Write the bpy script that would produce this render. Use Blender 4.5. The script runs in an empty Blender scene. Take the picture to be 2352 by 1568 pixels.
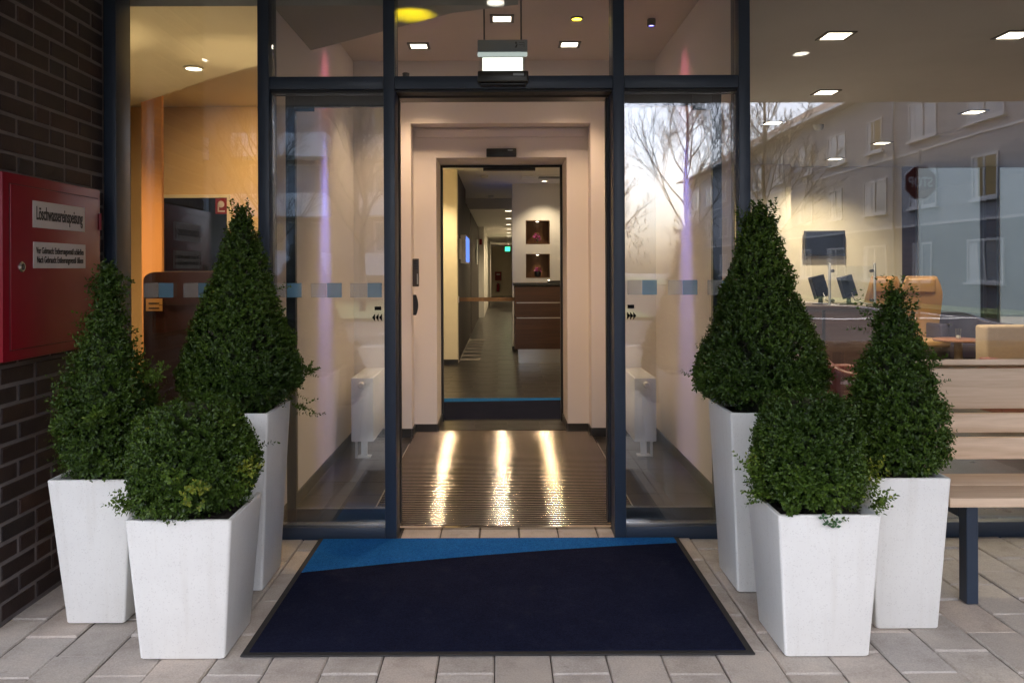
import bpy, bmesh, math, random
import numpy as np
from mathutils import Vector, Matrix

random.seed(7)
RNG = np.random.default_rng(11)
R = math.radians
S = bpy.context.scene
C = S.collection

# ------------------------------------------------------------------ camera
F, PX, PY, CAMH = 1850.0, 1150.0, 620.0, 1.416      # focal length and principal point in 2352 px units
ROLL = R(0.25)
cam = bpy.data.cameras.new('camera')
cam_o = bpy.data.objects.new('camera', cam)
C.objects.link(cam_o)
cam.sensor_fit = 'HORIZONTAL'
cam.sensor_width = 36.0
cam.lens = 36.0 * F / 2352.0
cam.shift_x = (1176 - PX) / 2352.0
cam.shift_y = (PY - 784) / 2352.0
cam.clip_start = 0.05
cam.clip_end = 600
cam_o.location = (0, 0, CAMH)
cam_o.rotation_euler = (R(90), ROLL, 0)
S.camera = cam_o

# ------------------------------------------------------------------ sky, sun, exposure
world = bpy.data.worlds.new('World')
S.world = world
world.use_nodes = True
wn = world.node_tree
for n in list(wn.nodes):
    wn.nodes.remove(n)
sky = wn.nodes.new('ShaderNodeTexSky')
sky.sky_type = 'NISHITA'
sky.sun_disc = False
sky.sun_elevation = R(60)
sky.sun_rotation = R(180)
sky.altitude = 60
sky.air_density = 0.7
sky.dust_density = 5.0
sky.ozone_density = 1.0
bg = wn.nodes.new('ShaderNodeBackground')
bg.inputs['Strength'].default_value = 0.15
wo = wn.nodes.new('ShaderNodeOutputWorld')
wn.links.new(sky.outputs['Color'], bg.inputs['Color'])
wn.links.new(bg.outputs[0], wo.inputs['Surface'])

sun = bpy.data.lights.new('sun', 'SUN')
sun.energy = 0.5
sun.angle = R(40)
sun.color = (1.0, 0.97, 0.93)
sun_o = bpy.data.objects.new('sun', sun)
C.objects.link(sun_o)
sun_o.rotation_euler = (R(90 - 60), 0, 0)      # light travels towards +Y and down
sun_o.location = (0, -20, 20)

S.view_settings.view_transform = 'Standard'
S.view_settings.look = 'None'
S.view_settings.exposure = 2.72
S.view_settings.gamma = 1.0
S.view_settings.use_curve_mapping = False
S.render.engine = 'CYCLES'
cy = S.cycles
cy.use_denoising = True
try:
    cy.denoiser = 'OPENIMAGEDENOISE'
    cy.denoising_input_passes = 'RGB_ALBEDO_NORMAL'
except Exception:
    pass
cy.max_bounces = 10
cy.diffuse_bounces = 5
cy.glossy_bounces = 5
cy.transmission_bounces = 6
cy.transparent_max_bounces = 16
cy.sample_clamp_indirect = 6.0
cy.caustics_reflective = False
cy.caustics_refractive = False
LAMP = 0.37      # one factor over all lit lamps

# ------------------------------------------------------------------ pixel helpers (design units: 2352 x 1568)
def at(x, y, Y):
    dx, dy = x - PX, y - PY
    c, s = math.cos(ROLL), math.sin(ROLL)
    ux, uy = dx * c - dy * s, dx * s + dy * c
    return Vector((ux * Y / F, Y, CAMH - uy * Y / F))

def ax(x, y, Y): return at(x, y, Y).x
def az(x, y, Y): return at(x, y, Y).z

# ------------------------------------------------------------------ materials
def new_mat(name):
    m = bpy.data.materials.new(name)
    m.use_nodes = True
    nt = m.node_tree
    for n in list(nt.nodes):
        nt.nodes.remove(n)
    out = nt.nodes.new('ShaderNodeOutputMaterial')
    return m, nt, out

def lk(nt, a, b): nt.links.new(a, b)

def mixcol(nt, fac, a, b, blend='MIX'):
    n = nt.nodes.new('ShaderNodeMix')
    n.data_type = 'RGBA'
    n.blend_type = blend
    for sock, v in ((n.inputs[0], fac), (n.inputs[6], a), (n.inputs[7], b)):
        if hasattr(v, 'is_linked') or hasattr(v, 'links'):
            lk(nt, v, sock)
        elif isinstance(v, (tuple, list)):
            sock.default_value = (*v[:3], 1)
        else:
            sock.default_value = v
    return n.outputs[2]

def coords(nt, scale=(1, 1, 1), kind='Object'):
    tc = nt.nodes.new('ShaderNodeTexCoord')
    mp = nt.nodes.new('ShaderNodeMapping')
    mp.inputs['Scale'].default_value = scale
    lk(nt, tc.outputs[kind], mp.inputs['Vector'])
    return mp.outputs[0]

def noise(nt, vec, scale, detail=4, rough=.6):
    n = nt.nodes.new('ShaderNodeTexNoise')
    n.inputs['Scale'].default_value = scale
    n.inputs['Detail'].default_value = detail
    n.inputs['Roughness'].default_value = rough
    if vec is not None:
        lk(nt, vec, n.inputs['Vector'])
    return n.outputs['Fac']

def ramp(nt, fac, stops):
    r = nt.nodes.new('ShaderNodeValToRGB')
    while len(r.color_ramp.elements) > 1:
        r.color_ramp.elements.remove(r.color_ramp.elements[-1])
    for i, (p, c) in enumerate(stops):
        e = r.color_ramp.elements[0] if i == 0 else r.color_ramp.elements.new(p)
        e.position = p
        e.color = (*c, 1) if len(c) == 3 else c
    lk(nt, fac, r.inputs['Fac'])
    return r.outputs['Color']

def math_n(nt, op, a, b=0.0):
    n = nt.nodes.new('ShaderNodeMath')
    n.operation = op
    for s, v in ((n.inputs[0], a), (n.inputs[1], b)):
        if isinstance(v, (int, float)):
            s.default_value = v
        else:
            lk(nt, v, s)
    return n.outputs[0]

def bump(nt, h, strength=.2, dist=.01):
    b = nt.nodes.new('ShaderNodeBump')
    b.inputs['Strength'].default_value = strength
    b.inputs['Distance'].default_value = dist
    lk(nt, h, b.inputs['Height'])
    return b.outputs[0]

def M(name, col, rough=.5, metal=0., col2=None, nscale=6., stretch=(1, 1, 1), bmp=0., bscale=None,
      rnd=0., spec=.5, coat=0., rvar=.08, kind='Object'):
    """principled surface: colour varied by noise between col and col2, small per-object variation, fine relief"""
    m, nt, out = new_mat(name)
    p = nt.nodes.new('ShaderNodeBsdfPrincipled')
    lk(nt, p.outputs[0], out.inputs['Surface'])
    v = coords(nt, stretch, kind)
    if col2 is None:
        col2 = tuple(c * .86 for c in col)
    f = noise(nt, v, nscale, 5, .6)
    c = ramp(nt, f, [(.3, col), (.7, col2)])
    if rnd:
        oi = nt.nodes.new('ShaderNodeObjectInfo')
        k = math_n(nt, 'MULTIPLY_ADD', oi.outputs['Random'], 2 * rnd)
        k.node.inputs[2].default_value = 1 - rnd
        hsv = nt.nodes.new('ShaderNodeHueSaturation')
        lk(nt, k, hsv.inputs['Value'])
        lk(nt, c, hsv.inputs['Color'])
        c = hsv.outputs[0]
    lk(nt, c, p.inputs['Base Color'])
    rr = math_n(nt, 'MULTIPLY_ADD', f, rvar * 2)
    rr.node.inputs[2].default_value = max(.02, rough - rvar)
    lk(nt, rr, p.inputs['Roughness'])
    p.inputs['Metallic'].default_value = metal
    p.inputs['Specular IOR Level'].default_value = spec
    p.inputs['Coat Weight'].default_value = coat
    if bmp:
        h = noise(nt, v, bscale or nscale * 8, 4, .6)
        lk(nt, bump(nt, h, bmp, .004), p.inputs['Normal'])
    return m

def M_emit(name, col, strength):
    m, nt, out = new_mat(name)
    e = nt.nodes.new('ShaderNodeEmission')
    e.inputs['Strength'].default_value = strength * LAMP
    f = noise(nt, coords(nt), 30, 2)
    lk(nt, mixcol(nt, f, col, tuple(c * .93 for c in col)), e.inputs['Color'])
    lk(nt, e.outputs[0], out.inputs['Surface'])
    return m

def M_glass(name, tint=(.93, .95, .95), f0=.09, rough=.0):
    """window sheet: straight-through transmission plus mirror reflection that rises at grazing angles"""
    m, nt, out = new_mat(name)
    g = nt.nodes.new('ShaderNodeNewGeometry')
    dot = nt.nodes.new('ShaderNodeVectorMath')
    dot.operation = 'DOT_PRODUCT'
    lk(nt, g.outputs['Normal'], dot.inputs[0])
    lk(nt, g.outputs['Incoming'], dot.inputs[1])
    a = math_n(nt, 'ABSOLUTE', dot.outputs['Value'])
    b = math_n(nt, 'SUBTRACT', 1.0, a)
    b5 = math_n(nt, 'POWER', b, 5.0)
    k = math_n(nt, 'MULTIPLY_ADD', b5, 1 - f0)
    k.node.inputs[2].default_value = f0
    t = nt.nodes.new('ShaderNodeBsdfTransparent')
    t.inputs[0].default_value = (*tint, 1)
    gl = nt.nodes.new('ShaderNodeBsdfGlossy')
    gl.inputs['Roughness'].default_value = rough
    gl.inputs['Color'].default_value = (.97, .98, 1, 1)
    wv = noise(nt, coords(nt), 1.6, 2, .5)
    lk(nt, bump(nt, wv, .05, .012), gl.inputs['Normal'])
    mx = nt.nodes.new('ShaderNodeMixShader')
    lk(nt, k, mx.inputs[0])
    lk(nt, t.outputs[0], mx.inputs[1])
    lk(nt, gl.outputs[0], mx.inputs[2])
    lk(nt, mx.outputs[0], out.inputs['Surface'])
    return m

def M_film(name, col, dens):
    m, nt, out = new_mat(name)
    t = nt.nodes.new('ShaderNodeBsdfTransparent')
    d = nt.nodes.new('ShaderNodeBsdfDiffuse')
    f = noise(nt, coords(nt), 40, 2)
    lk(nt, mixcol(nt, f, col, tuple(c * .94 for c in col)), d.inputs['Color'])
    mx = nt.nodes.new('ShaderNodeMixShader')
    mx.inputs[0].default_value = dens
    lk(nt, t.outputs[0], mx.inputs[1])
    lk(nt, d.outputs[0], mx.inputs[2])
    lk(nt, mx.outputs[0], out.inputs['Surface'])
    return m

def M_wood(name, c1, c2, rough=.5, scale=1.0, axis=0, rnd=.1, bmp=.1):
    m, nt, out = new_mat(name)
    p = nt.nodes.new('ShaderNodeBsdfPrincipled')
    lk(nt, p.outputs[0], out.inputs['Surface'])
    st = [14 * scale] * 3
    st[axis] = .9 * scale
    tc = nt.nodes.new('ShaderNodeTexCoord')
    oi = nt.nodes.new('ShaderNodeObjectInfo')
    off = nt.nodes.new('ShaderNodeVectorMath')
    off.operation = 'MULTIPLY_ADD'
    lk(nt, oi.outputs['Random'], off.inputs[0])
    off.inputs[1].default_value = (7, 5, 3)
    lk(nt, tc.outputs['Object'], off.inputs[2])
    mp = nt.nodes.new('ShaderNodeMapping')
    mp.inputs['Scale'].default_value = st
    lk(nt, off.outputs[0], mp.inputs['Vector'])
    n1 = nt.nodes.new('ShaderNodeTexNoise')
    n1.inputs['Scale'].default_value = 1.6
    n1.inputs['Detail'].default_value = 7
    n1.inputs['Distortion'].default_value = 1.1
    lk(nt, mp.outputs[0], n1.inputs['Vector'])
    n2 = noise(nt, mp.outputs[0], 9, 3)
    f = math_n(nt, 'MULTIPLY_ADD', n2, .3)
    lk(nt, math_n(nt, 'MULTIPLY', n1.outputs['Fac'], .75), f.node.inputs[2])
    c = ramp(nt, f, [(.33, c1), (.5, tuple((a + b) / 2 for a, b in zip(c1, c2))), (.68, c2)])
    hsv = nt.nodes.new('ShaderNodeHueSaturation')
    k = math_n(nt, 'MULTIPLY_ADD', oi.outputs['Random'], 2 * rnd)
    k.node.inputs[2].default_value = 1 - rnd
    lk(nt, k, hsv.inputs['Value'])
    lk(nt, c, hsv.inputs['Color'])
    lk(nt, hsv.outputs[0], p.inputs['Base Color'])
    p.inputs['Roughness'].default_value = rough
    if bmp:
        lk(nt, bump(nt, f, bmp, .003), p.inputs['Normal'])
    return m

def M_terrazzo():
    m, nt, out = new_mat('white_terrazzo')
    p = nt.nodes.new('ShaderNodeBsdfPrincipled')
    lk(nt, p.outputs[0], out.inputs['Surface'])
    v = coords(nt)
    vo = nt.nodes.new('ShaderNodeTexVoronoi')
    vo.inputs['Scale'].default_value = 260
    lk(nt, v, vo.inputs['Vector'])
    spk = ramp(nt, vo.outputs['Color'], [(.0, (0, 0, 0)), (.80, (0, 0, 0)), (.86, (1, 1, 1))])
    n1 = noise(nt, v, 3, 5, .7)
    base = ramp(nt, n1, [(.3, (.81, .81, .765)), (.75, (.74, .735, .695))])
    # faint vertical rain streaks below the rim
    vs = coords(nt, (22, 22, .6))
    n2 = noise(nt, vs, 1.0, 4, .6)
    st = ramp(nt, n2, [(.52, (1, 1, 1)), (.75, (.945, .935, .92))])
    c = mixcol(nt, 1.0, base, st, 'MULTIPLY')
    c = mixcol(nt, math_n(nt, 'MULTIPLY', spk, .2), c, (.36, .34, .31))
    lk(nt, c, p.inputs['Base Color'])
    p.inputs['Roughness'].default_value = .5
    lk(nt, bump(nt, noise(nt, v, 220, 2), .06, .002), p.inputs['Normal'])
    return m

def M_leaf(name='boxwood_leaf'):
    m, nt, out = new_mat(name)
    at_ = nt.nodes.new('ShaderNodeAttribute')
    at_.attribute_name = 'leaf_tint'
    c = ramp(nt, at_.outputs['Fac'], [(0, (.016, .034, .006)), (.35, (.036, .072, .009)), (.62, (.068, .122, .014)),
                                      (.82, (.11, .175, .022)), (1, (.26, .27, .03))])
    p = nt.nodes.new('ShaderNodeBsdfPrincipled')
    lk(nt, c, p.inputs['Base Color'])
    p.inputs['Roughness'].default_value = .42
    p.inputs['Specular IOR Level'].default_value = .32
    tr = nt.nodes.new('ShaderNodeBsdfTranslucent')
    lk(nt, mixcol(nt, .5, c, (.10, .16, .02)), tr.inputs['Color'])
    mx = nt.nodes.new('ShaderNodeMixShader')
    mx.inputs[0].default_value = .2
    lk(nt, p.outputs[0], mx.inputs[1])
    lk(nt, tr.outputs[0], mx.inputs[2])
    lk(nt, mx.outputs[0], out.inputs['Surface'])
    return m

def M_paver():
    m, nt, out = new_mat('concrete_paver')
    p = nt.nodes.new('ShaderNodeBsdfPrincipled')
    lk(nt, p.outputs[0], out.inputs['Surface'])
    v = coords(nt)
    oi = nt.nodes.new('ShaderNodeObjectInfo')
    tint = ramp(nt, oi.outputs['Random'], [(0, (.35, .315, .275)), (.35, (.43, .395, .35)), (.6, (.38, .35, .315)), (.8, (.45, .39, .33)), (1, (.40, .38, .355))])
    geo = nt.nodes.new('ShaderNodeNewGeometry')
    mp = nt.nodes.new('ShaderNodeMapping')
    mp.inputs['Scale'].default_value = (1, 1, 1)
    lk(nt, geo.outputs['Position'], mp.inputs['Vector'])
    n1 = noise(nt, mp.outputs[0], 5, 6, .7)
    n2 = noise(nt, mp.outputs[0], 160, 3, .7)
    c = mixcol(nt, 1.0, tint, ramp(nt, n1, [(.28, (.72, .70, .68)), (.5, (1, 1, 1)), (.75, (1.16, 1.13, 1.1))]), 'MULTIPLY')
    c = mixcol(nt, 1.0, c, ramp(nt, n2, [(.3, (.82, .82, .82)), (.7, (1.12, 1.12, 1.12))]), 'MULTIPLY')
    n3 = noise(nt, mp.outputs[0], 38, 4, .75)
    c = mixcol(nt, ramp(nt, n3, [(.70, (0, 0, 0)), (.78, (.5, .5, .5))]), c, (.5, .48, .45))
    n4 = noise(nt, mp.outputs[0], 11, 3, .7)
    c = mixcol(nt, ramp(nt, n4, [(.66, (0, 0, 0)), (.8, (.55, .55, .55))]), c, (.12, .105, .09))
    lk(nt, c, p.inputs['Base Color'])
    p.inputs['Roughness'].default_value = .82
    lk(nt, bump(nt, n2, .35, .003), p.inputs['Normal'])
    return m

def M_brick():
    m, nt, out = new_mat('clinker_brick')
    p = nt.nodes.new('ShaderNodeBsdfPrincipled')
    lk(nt, p.outputs[0], out.inputs['Surface'])
    oi = nt.nodes.new('ShaderNodeObjectInfo')
    tint = ramp(nt, oi.outputs['Random'], [(0, (.017, .010, .0095)), (.3, (.025, .0125, .011)), (.55, (.015, .012, .013)), (.75, (.034, .016, .012)), (1, (.019, .0145, .015))])
    geo = nt.nodes.new('ShaderNodeNewGeometry')
    n1 = noise(nt, geo.outputs['Position'], 14, 6, .7)
    n2 = noise(nt, geo.outputs['Position'], 120, 4, .7)
    c = mixcol(nt, 1.0, tint, ramp(nt, n1, [(.3, (.7, .7, .75)), (.7, (1.45, 1.35, 1.3))]), 'MULTIPLY')
    lk(nt, c, p.inputs['Base Color'])
    p.inputs['Roughness'].default_value = .6
    lk(nt, bump(nt, n2, .5, .004), p.inputs['Normal'])
    return m

def M_pile(name, c1, c2):
    m, nt, out = new_mat(name)
    p = nt.nodes.new('ShaderNodeBsdfPrincipled')
    lk(nt, p.outputs[0], out.inputs['Surface'])
    v = coords(nt)
    n1 = noise(nt, v, 4.5, 6, .75)
    n2 = noise(nt, v, 420, 2, .8)
    c = ramp(nt, n1, [(.3, c1), (.7, c2)])
    c = mixcol(nt, 1.0, c, ramp(nt, n2, [(.25, (.4, .4, .4)), (.75, (1.65, 1.65, 1.65))]), 'MULTIPLY')
    n5 = noise(nt, v, 130, 3, .8)
    c = mixcol(nt, 1.0, c, ramp(nt, n5, [(.3, (.62, .62, .64)), (.7, (1.42, 1.40, 1.36))]), 'MULTIPLY')
    n6 = noise(nt, v, 9, 4, .7)
    c = mixcol(nt, ramp(nt, n6, [(.58, (0, 0, 0)), (.75, (.16, .16, .16))]), c, (.05, .047, .045))
    n3 = noise(nt, v, 75, 3, .8)
    c = mixcol(nt, ramp(nt, n3, [(.78, (0, 0, 0)), (.83, (.10, .10, .10))]), c, (.15, .15, .15))
    lk(nt, c, p.inputs['Base Color'])
    p.inputs['Roughness'].default_value = .95
    p.inputs['Specular IOR Level'].default_value = .04
    p.inputs['Sheen Weight'].default_value = 0.0
    lk(nt, bump(nt, n2, .8, .006), p.inputs['Normal'])
    return m

MT = {}
MT['frame'] = M('anthracite_frame', (.026, .039, .062), .38, col2=(.023, .034, .053), nscale=3, bmp=.03, bscale=300, spec=.4)
MT['frame_in'] = M('anthracite_inner', (.024, .030, .040), .42, nscale=3)
MT['rubber'] = M('black_gasket', (.006, .006, .007), .6)
MT['glass'] = M_glass('window_glass')
MT['glass_clear'] = M_glass('clear_glass', (.97, .98, .97), .05)
MT['mortar'] = M('mortar', (.19, .165, .155), .9, col2=(.14, .125, .12), nscale=9, bmp=.4, bscale=140)
MT['brick'] = M_brick()
MT['red'] = M('red_paint', (.22, .0025, .014), .38, col2=(.20, .0022, .0125), nscale=2, spec=.4, bmp=.04, bscale=180)
MT['red_dark'] = M('red_shadow_gap', (.06, .002, .004), .6)
MT['sign_white'] = M('sign_white', (.62, .58, .58), .45, nscale=3)
MT['black_ink'] = M('black_ink', (.012, .011, .011), .5)
MT['steel'] = M('brushed_steel', (.55, .55, .55), .3, 1., nscale=4, stretch=(1, 40, 40))
MT['terrazzo'] = M_terrazzo()
MT['soil'] = M('soil', (.016, .011, .008), .95, col2=(.03, .022, .015), nscale=40, bmp=1, bscale=60)
MT['leaf'] = M_leaf()
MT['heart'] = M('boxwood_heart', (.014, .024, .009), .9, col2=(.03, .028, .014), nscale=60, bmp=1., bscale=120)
MT['bark'] = M('bark', (.07, .05, .032), .85, col2=(.035, .026, .018), nscale=20, stretch=(1, 1, .2), bmp=.6)
MT['tree_bark'] = M('tree_bark', (.055, .042, .034), .9, col2=(.03, .024, .02), nscale=3, bmp=.4)
MT['paver'] = M_paver()
MT['bed'] = M('joint_sand', (.055, .047, .04), .95, col2=(.10, .085, .07), nscale=14, bmp=.6)
MT['mat_navy'] = M_pile('navy_pile', (.0075, .0098, .025), (.0130, .0155, .036))
MT['mat_blue'] = M_pile('blue_pile', (.012, .11, .34), (.02, .14, .40))
MT['mat_edge'] = M('rubber_edge', (.014, .014, .014), .7, nscale=20, bmp=.2)
MT['teak'] = M_wood('weathered_teak', (.54, .385, .25), (.72, .55, .39), .6, 1.0, 0, .12, .15)
MT['wall'] = M('vestibule_plaster', (.77, .71, .67), .75, col2=(.75, .69, .65), nscale=1.2, bmp=.05, bscale=120)
MT['white'] = M('white_plaster', (.80, .78, .74), .8, col2=(.77, .75, .71), nscale=1.0, bmp=.05, bscale=120)
MT['cream'] = M('cream_plaster', (.78, .70, .55), .8, nscale=1.0, bmp=.05, bscale=120)
MT['ochre'] = M('ochre_plaster', (.74, .53, .30), .8, nscale=1.0, bmp=.05, bscale=120)
MT['counter_dark'] = M('counter_laminate', (.030, .014, .012), .35, nscale=2)
MT['orange'] = M('orange_plaster', (.82, .42, .17), .8, nscale=1.0, bmp=.05, bscale=120)
MT['ceil'] = M('ceiling_paint', (.68, .58, .50), .85, nscale=.8)
MT['lounge_ceil'] = M('lounge_ceiling_paint', (.66, .63, .62), .85, nscale=.8)
MT['panel_grey'] = M('grey_panel_paint', (.36, .34, .30), .85, nscale=.8)
MT['soffit'] = M('soffit_paint', (.34, .33, .32), .8, nscale=.8)
MT['tile'] = M('slate_tile', (.021, .018, .016), .30, col2=(.014, .012, .011), nscale=5, rnd=.18, bmp=.12, bscale=40)
MT['grout'] = M('grout', (.30, .26, .22), .85, nscale=20)
MT['skirting'] = M('skirting_tile', (.022, .020, .019), .35)
MT['bar'] = M('ribbed_aluminium', (.62, .57, .50), .095, 1., nscale=12, stretch=(.4, 1, 1), rvar=.025)
MT['strip'] = M('black_carpet_strip', (.016, .014, .013), .95, col2=(.03, .027, .024), nscale=120, bmp=.6)
MT['radiator'] = M('white_enamel', (.74, .75, .76), .3, nscale=2)
MT['chrome'] = M('chrome', (.7, .7, .7), .15, 1.)
MT['black'] = M('black_plastic', (.012, .012, .013), .35)
MT['dark_grey'] = M('dark_grey_metal', (.05, .042, .038), .4)
MT['lens'] = M_emit('lamp_lens', (1.0, .86, .62), 5.0)
MT['lens_warm'] = M_emit('lamp_lens_warm', (1.0, .80, .50), 5.0)
MT['lens_soffit'] = M_emit('lamp_lens_soffit', (1.0, .90, .74), 5.0)
MT['lens_yellow'] = M_emit('lamp_lens_yellow', (1.0, .62, .02), 14.0)
MT['lens_blue'] = M_emit('lamp_lens_blue', (.25, .22, 1.0), 6.0)
MT['trim_dark'] = M('lamp_trim', (.10, .085, .07), .4)
MT['trim_white'] = M('lamp_ring', (.75, .74, .72), .3)
MT['exit_panel'] = M_emit('exit_panel', (.93, 1.0, .86), 1.0)
MT['exit_tube'] = M_emit('exit_tube', (.85, .95, .88), .30)
MT['exit_green'] = M_emit('exit_green', (.05, .9, .35), 1.2)
MT['grey_plastic'] = M('grey_plastic', (.30, .33, .34), .4)
MT['bronze'] = M('black_bronze', (.02, .017, .011), .3)
MT['walnut'] = M_wood('dark_walnut', (.022, .009, .0055), (.046, .019, .011), .4, 1.0, 0, .08, .05)
MT['wenge'] = M_wood('wenge_panel', (.013, .007, .005), (.024, .013, .009), .6, 1.0, 2, .06, .05)
MT['screen_blue'] = M_emit('blue_screen', (.16, .30, 1.0), .55)
MT['screen_off'] = M('screen_off', (.006, .007, .009), .12)
MT['niche'] = M_wood('niche_wood', (.10, .052, .026), (.17, .09, .045), .5, 1.0, 2, .06, .05)
MT['petal'] = M('purple_petal', (.30, .04, .20), .6, col2=(.45, .10, .30), nscale=30)
MT['stem'] = M('green_stem', (.03, .10, .03), .6)
MT['tan'] = M('tan_leather', (.48, .27, .10), .45, nscale=3, bmp=.1, bscale=80)
MT['navy_leather'] = M('navy_leather', (.050, .046, .085), .32, nscale=3, bmp=.1, bscale=80)
MT['maroon'] = M('maroon_leather', (.17, .03, .02), .35, nscale=3, bmp=.1, bscale=80)
MT['beige'] = M('beige_fabric', (.42, .31, .21), .85, nscale=30, bmp=.2)
MT['table_wood'] = M_wood('cherry_table', (.22, .085, .04), (.30, .13, .065), .35, 1.0, 0, .05, .04)
MT['desk_wood'] = M_wood('desk_walnut', (.05, .026, .02), (.085, .046, .035), .4, 1.0, 0, .05, .04)
MT['film_pale'] = M_film('frosted_film_pale', (.50, .52, .50), .26)
MT['film_blue'] = M_film('frosted_film_blue', (.20, .38, .50), .55)
MT['film_grey'] = M_film('dark_film', (.02, .02, .02), .9)
MT['red_sign'] = M('red_sign', (.24, .012, .010), .4)
MT['render_white'] = M('house_render', (.24, .255, .285), .85, col2=(.20, .215, .245), nscale=.6, bmp=.1, bscale=30)
MT['render_tan'] = M('house_render_tan', (.24, .20, .16), .85, nscale=.6)
MT['render_blue'] = M('house_base', (.07, .085, .115), .85, nscale=.6)
MT['balcony_white'] = M('balcony_paint', (.78, .78, .80), .8, nscale=.5)
MT['roof'] = M('roof_tiles', (.13, .07, .05), .8, nscale=8, bmp=.4)
MT['house_glass'] = M('house_window', (.16, .19, .23), .10, nscale=1)
MT['house_lit'] = M_emit('lit_window', (1.0, .80, .48), .16)
MT['house_frame'] = M('house_frame', (.46, .46, .47), .5)
MT['asphalt'] = M('asphalt', (.045, .045, .047), .95, spec=.05, col2=(.065, .064, .063), nscale=.6, bmp=.4, bscale=90)
MT['road_paint'] = M('road_paint', (.75, .75, .73), .7, nscale=12)
MT['grass'] = M('lawn', (.045, .085, .022), .9, col2=(.07, .10, .03), nscale=2, bmp=.6, bscale=60)
MT['earth'] = M('ground', (.12, .11, .095), .95, nscale=.4)
MT['kerb'] = M('kerb_stone', (.33, .32, .30), .85, nscale=5, bmp=.2)
MT['sign_red'] = M('sign_red', (.13, .010, .012), .4)
MT['sign_blue'] = M('sign_blue', (.02, .08, .42), .4)
MT['pole'] = M('galvanised', (.38, .39, .40), .4, .8)
MT['shade_toned_wall'] = M('neighbour_wall', (.058, .075, .086), .85, nscale=.5)  # pale wall given a dark colour that stands in for its shade

# ------------------------------------------------------------------ mesh builder
def world_loc(o):
    v = Vector((0, 0, 0))
    while o is not None:
        v += o.location
        o = o.parent
    return v

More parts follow.
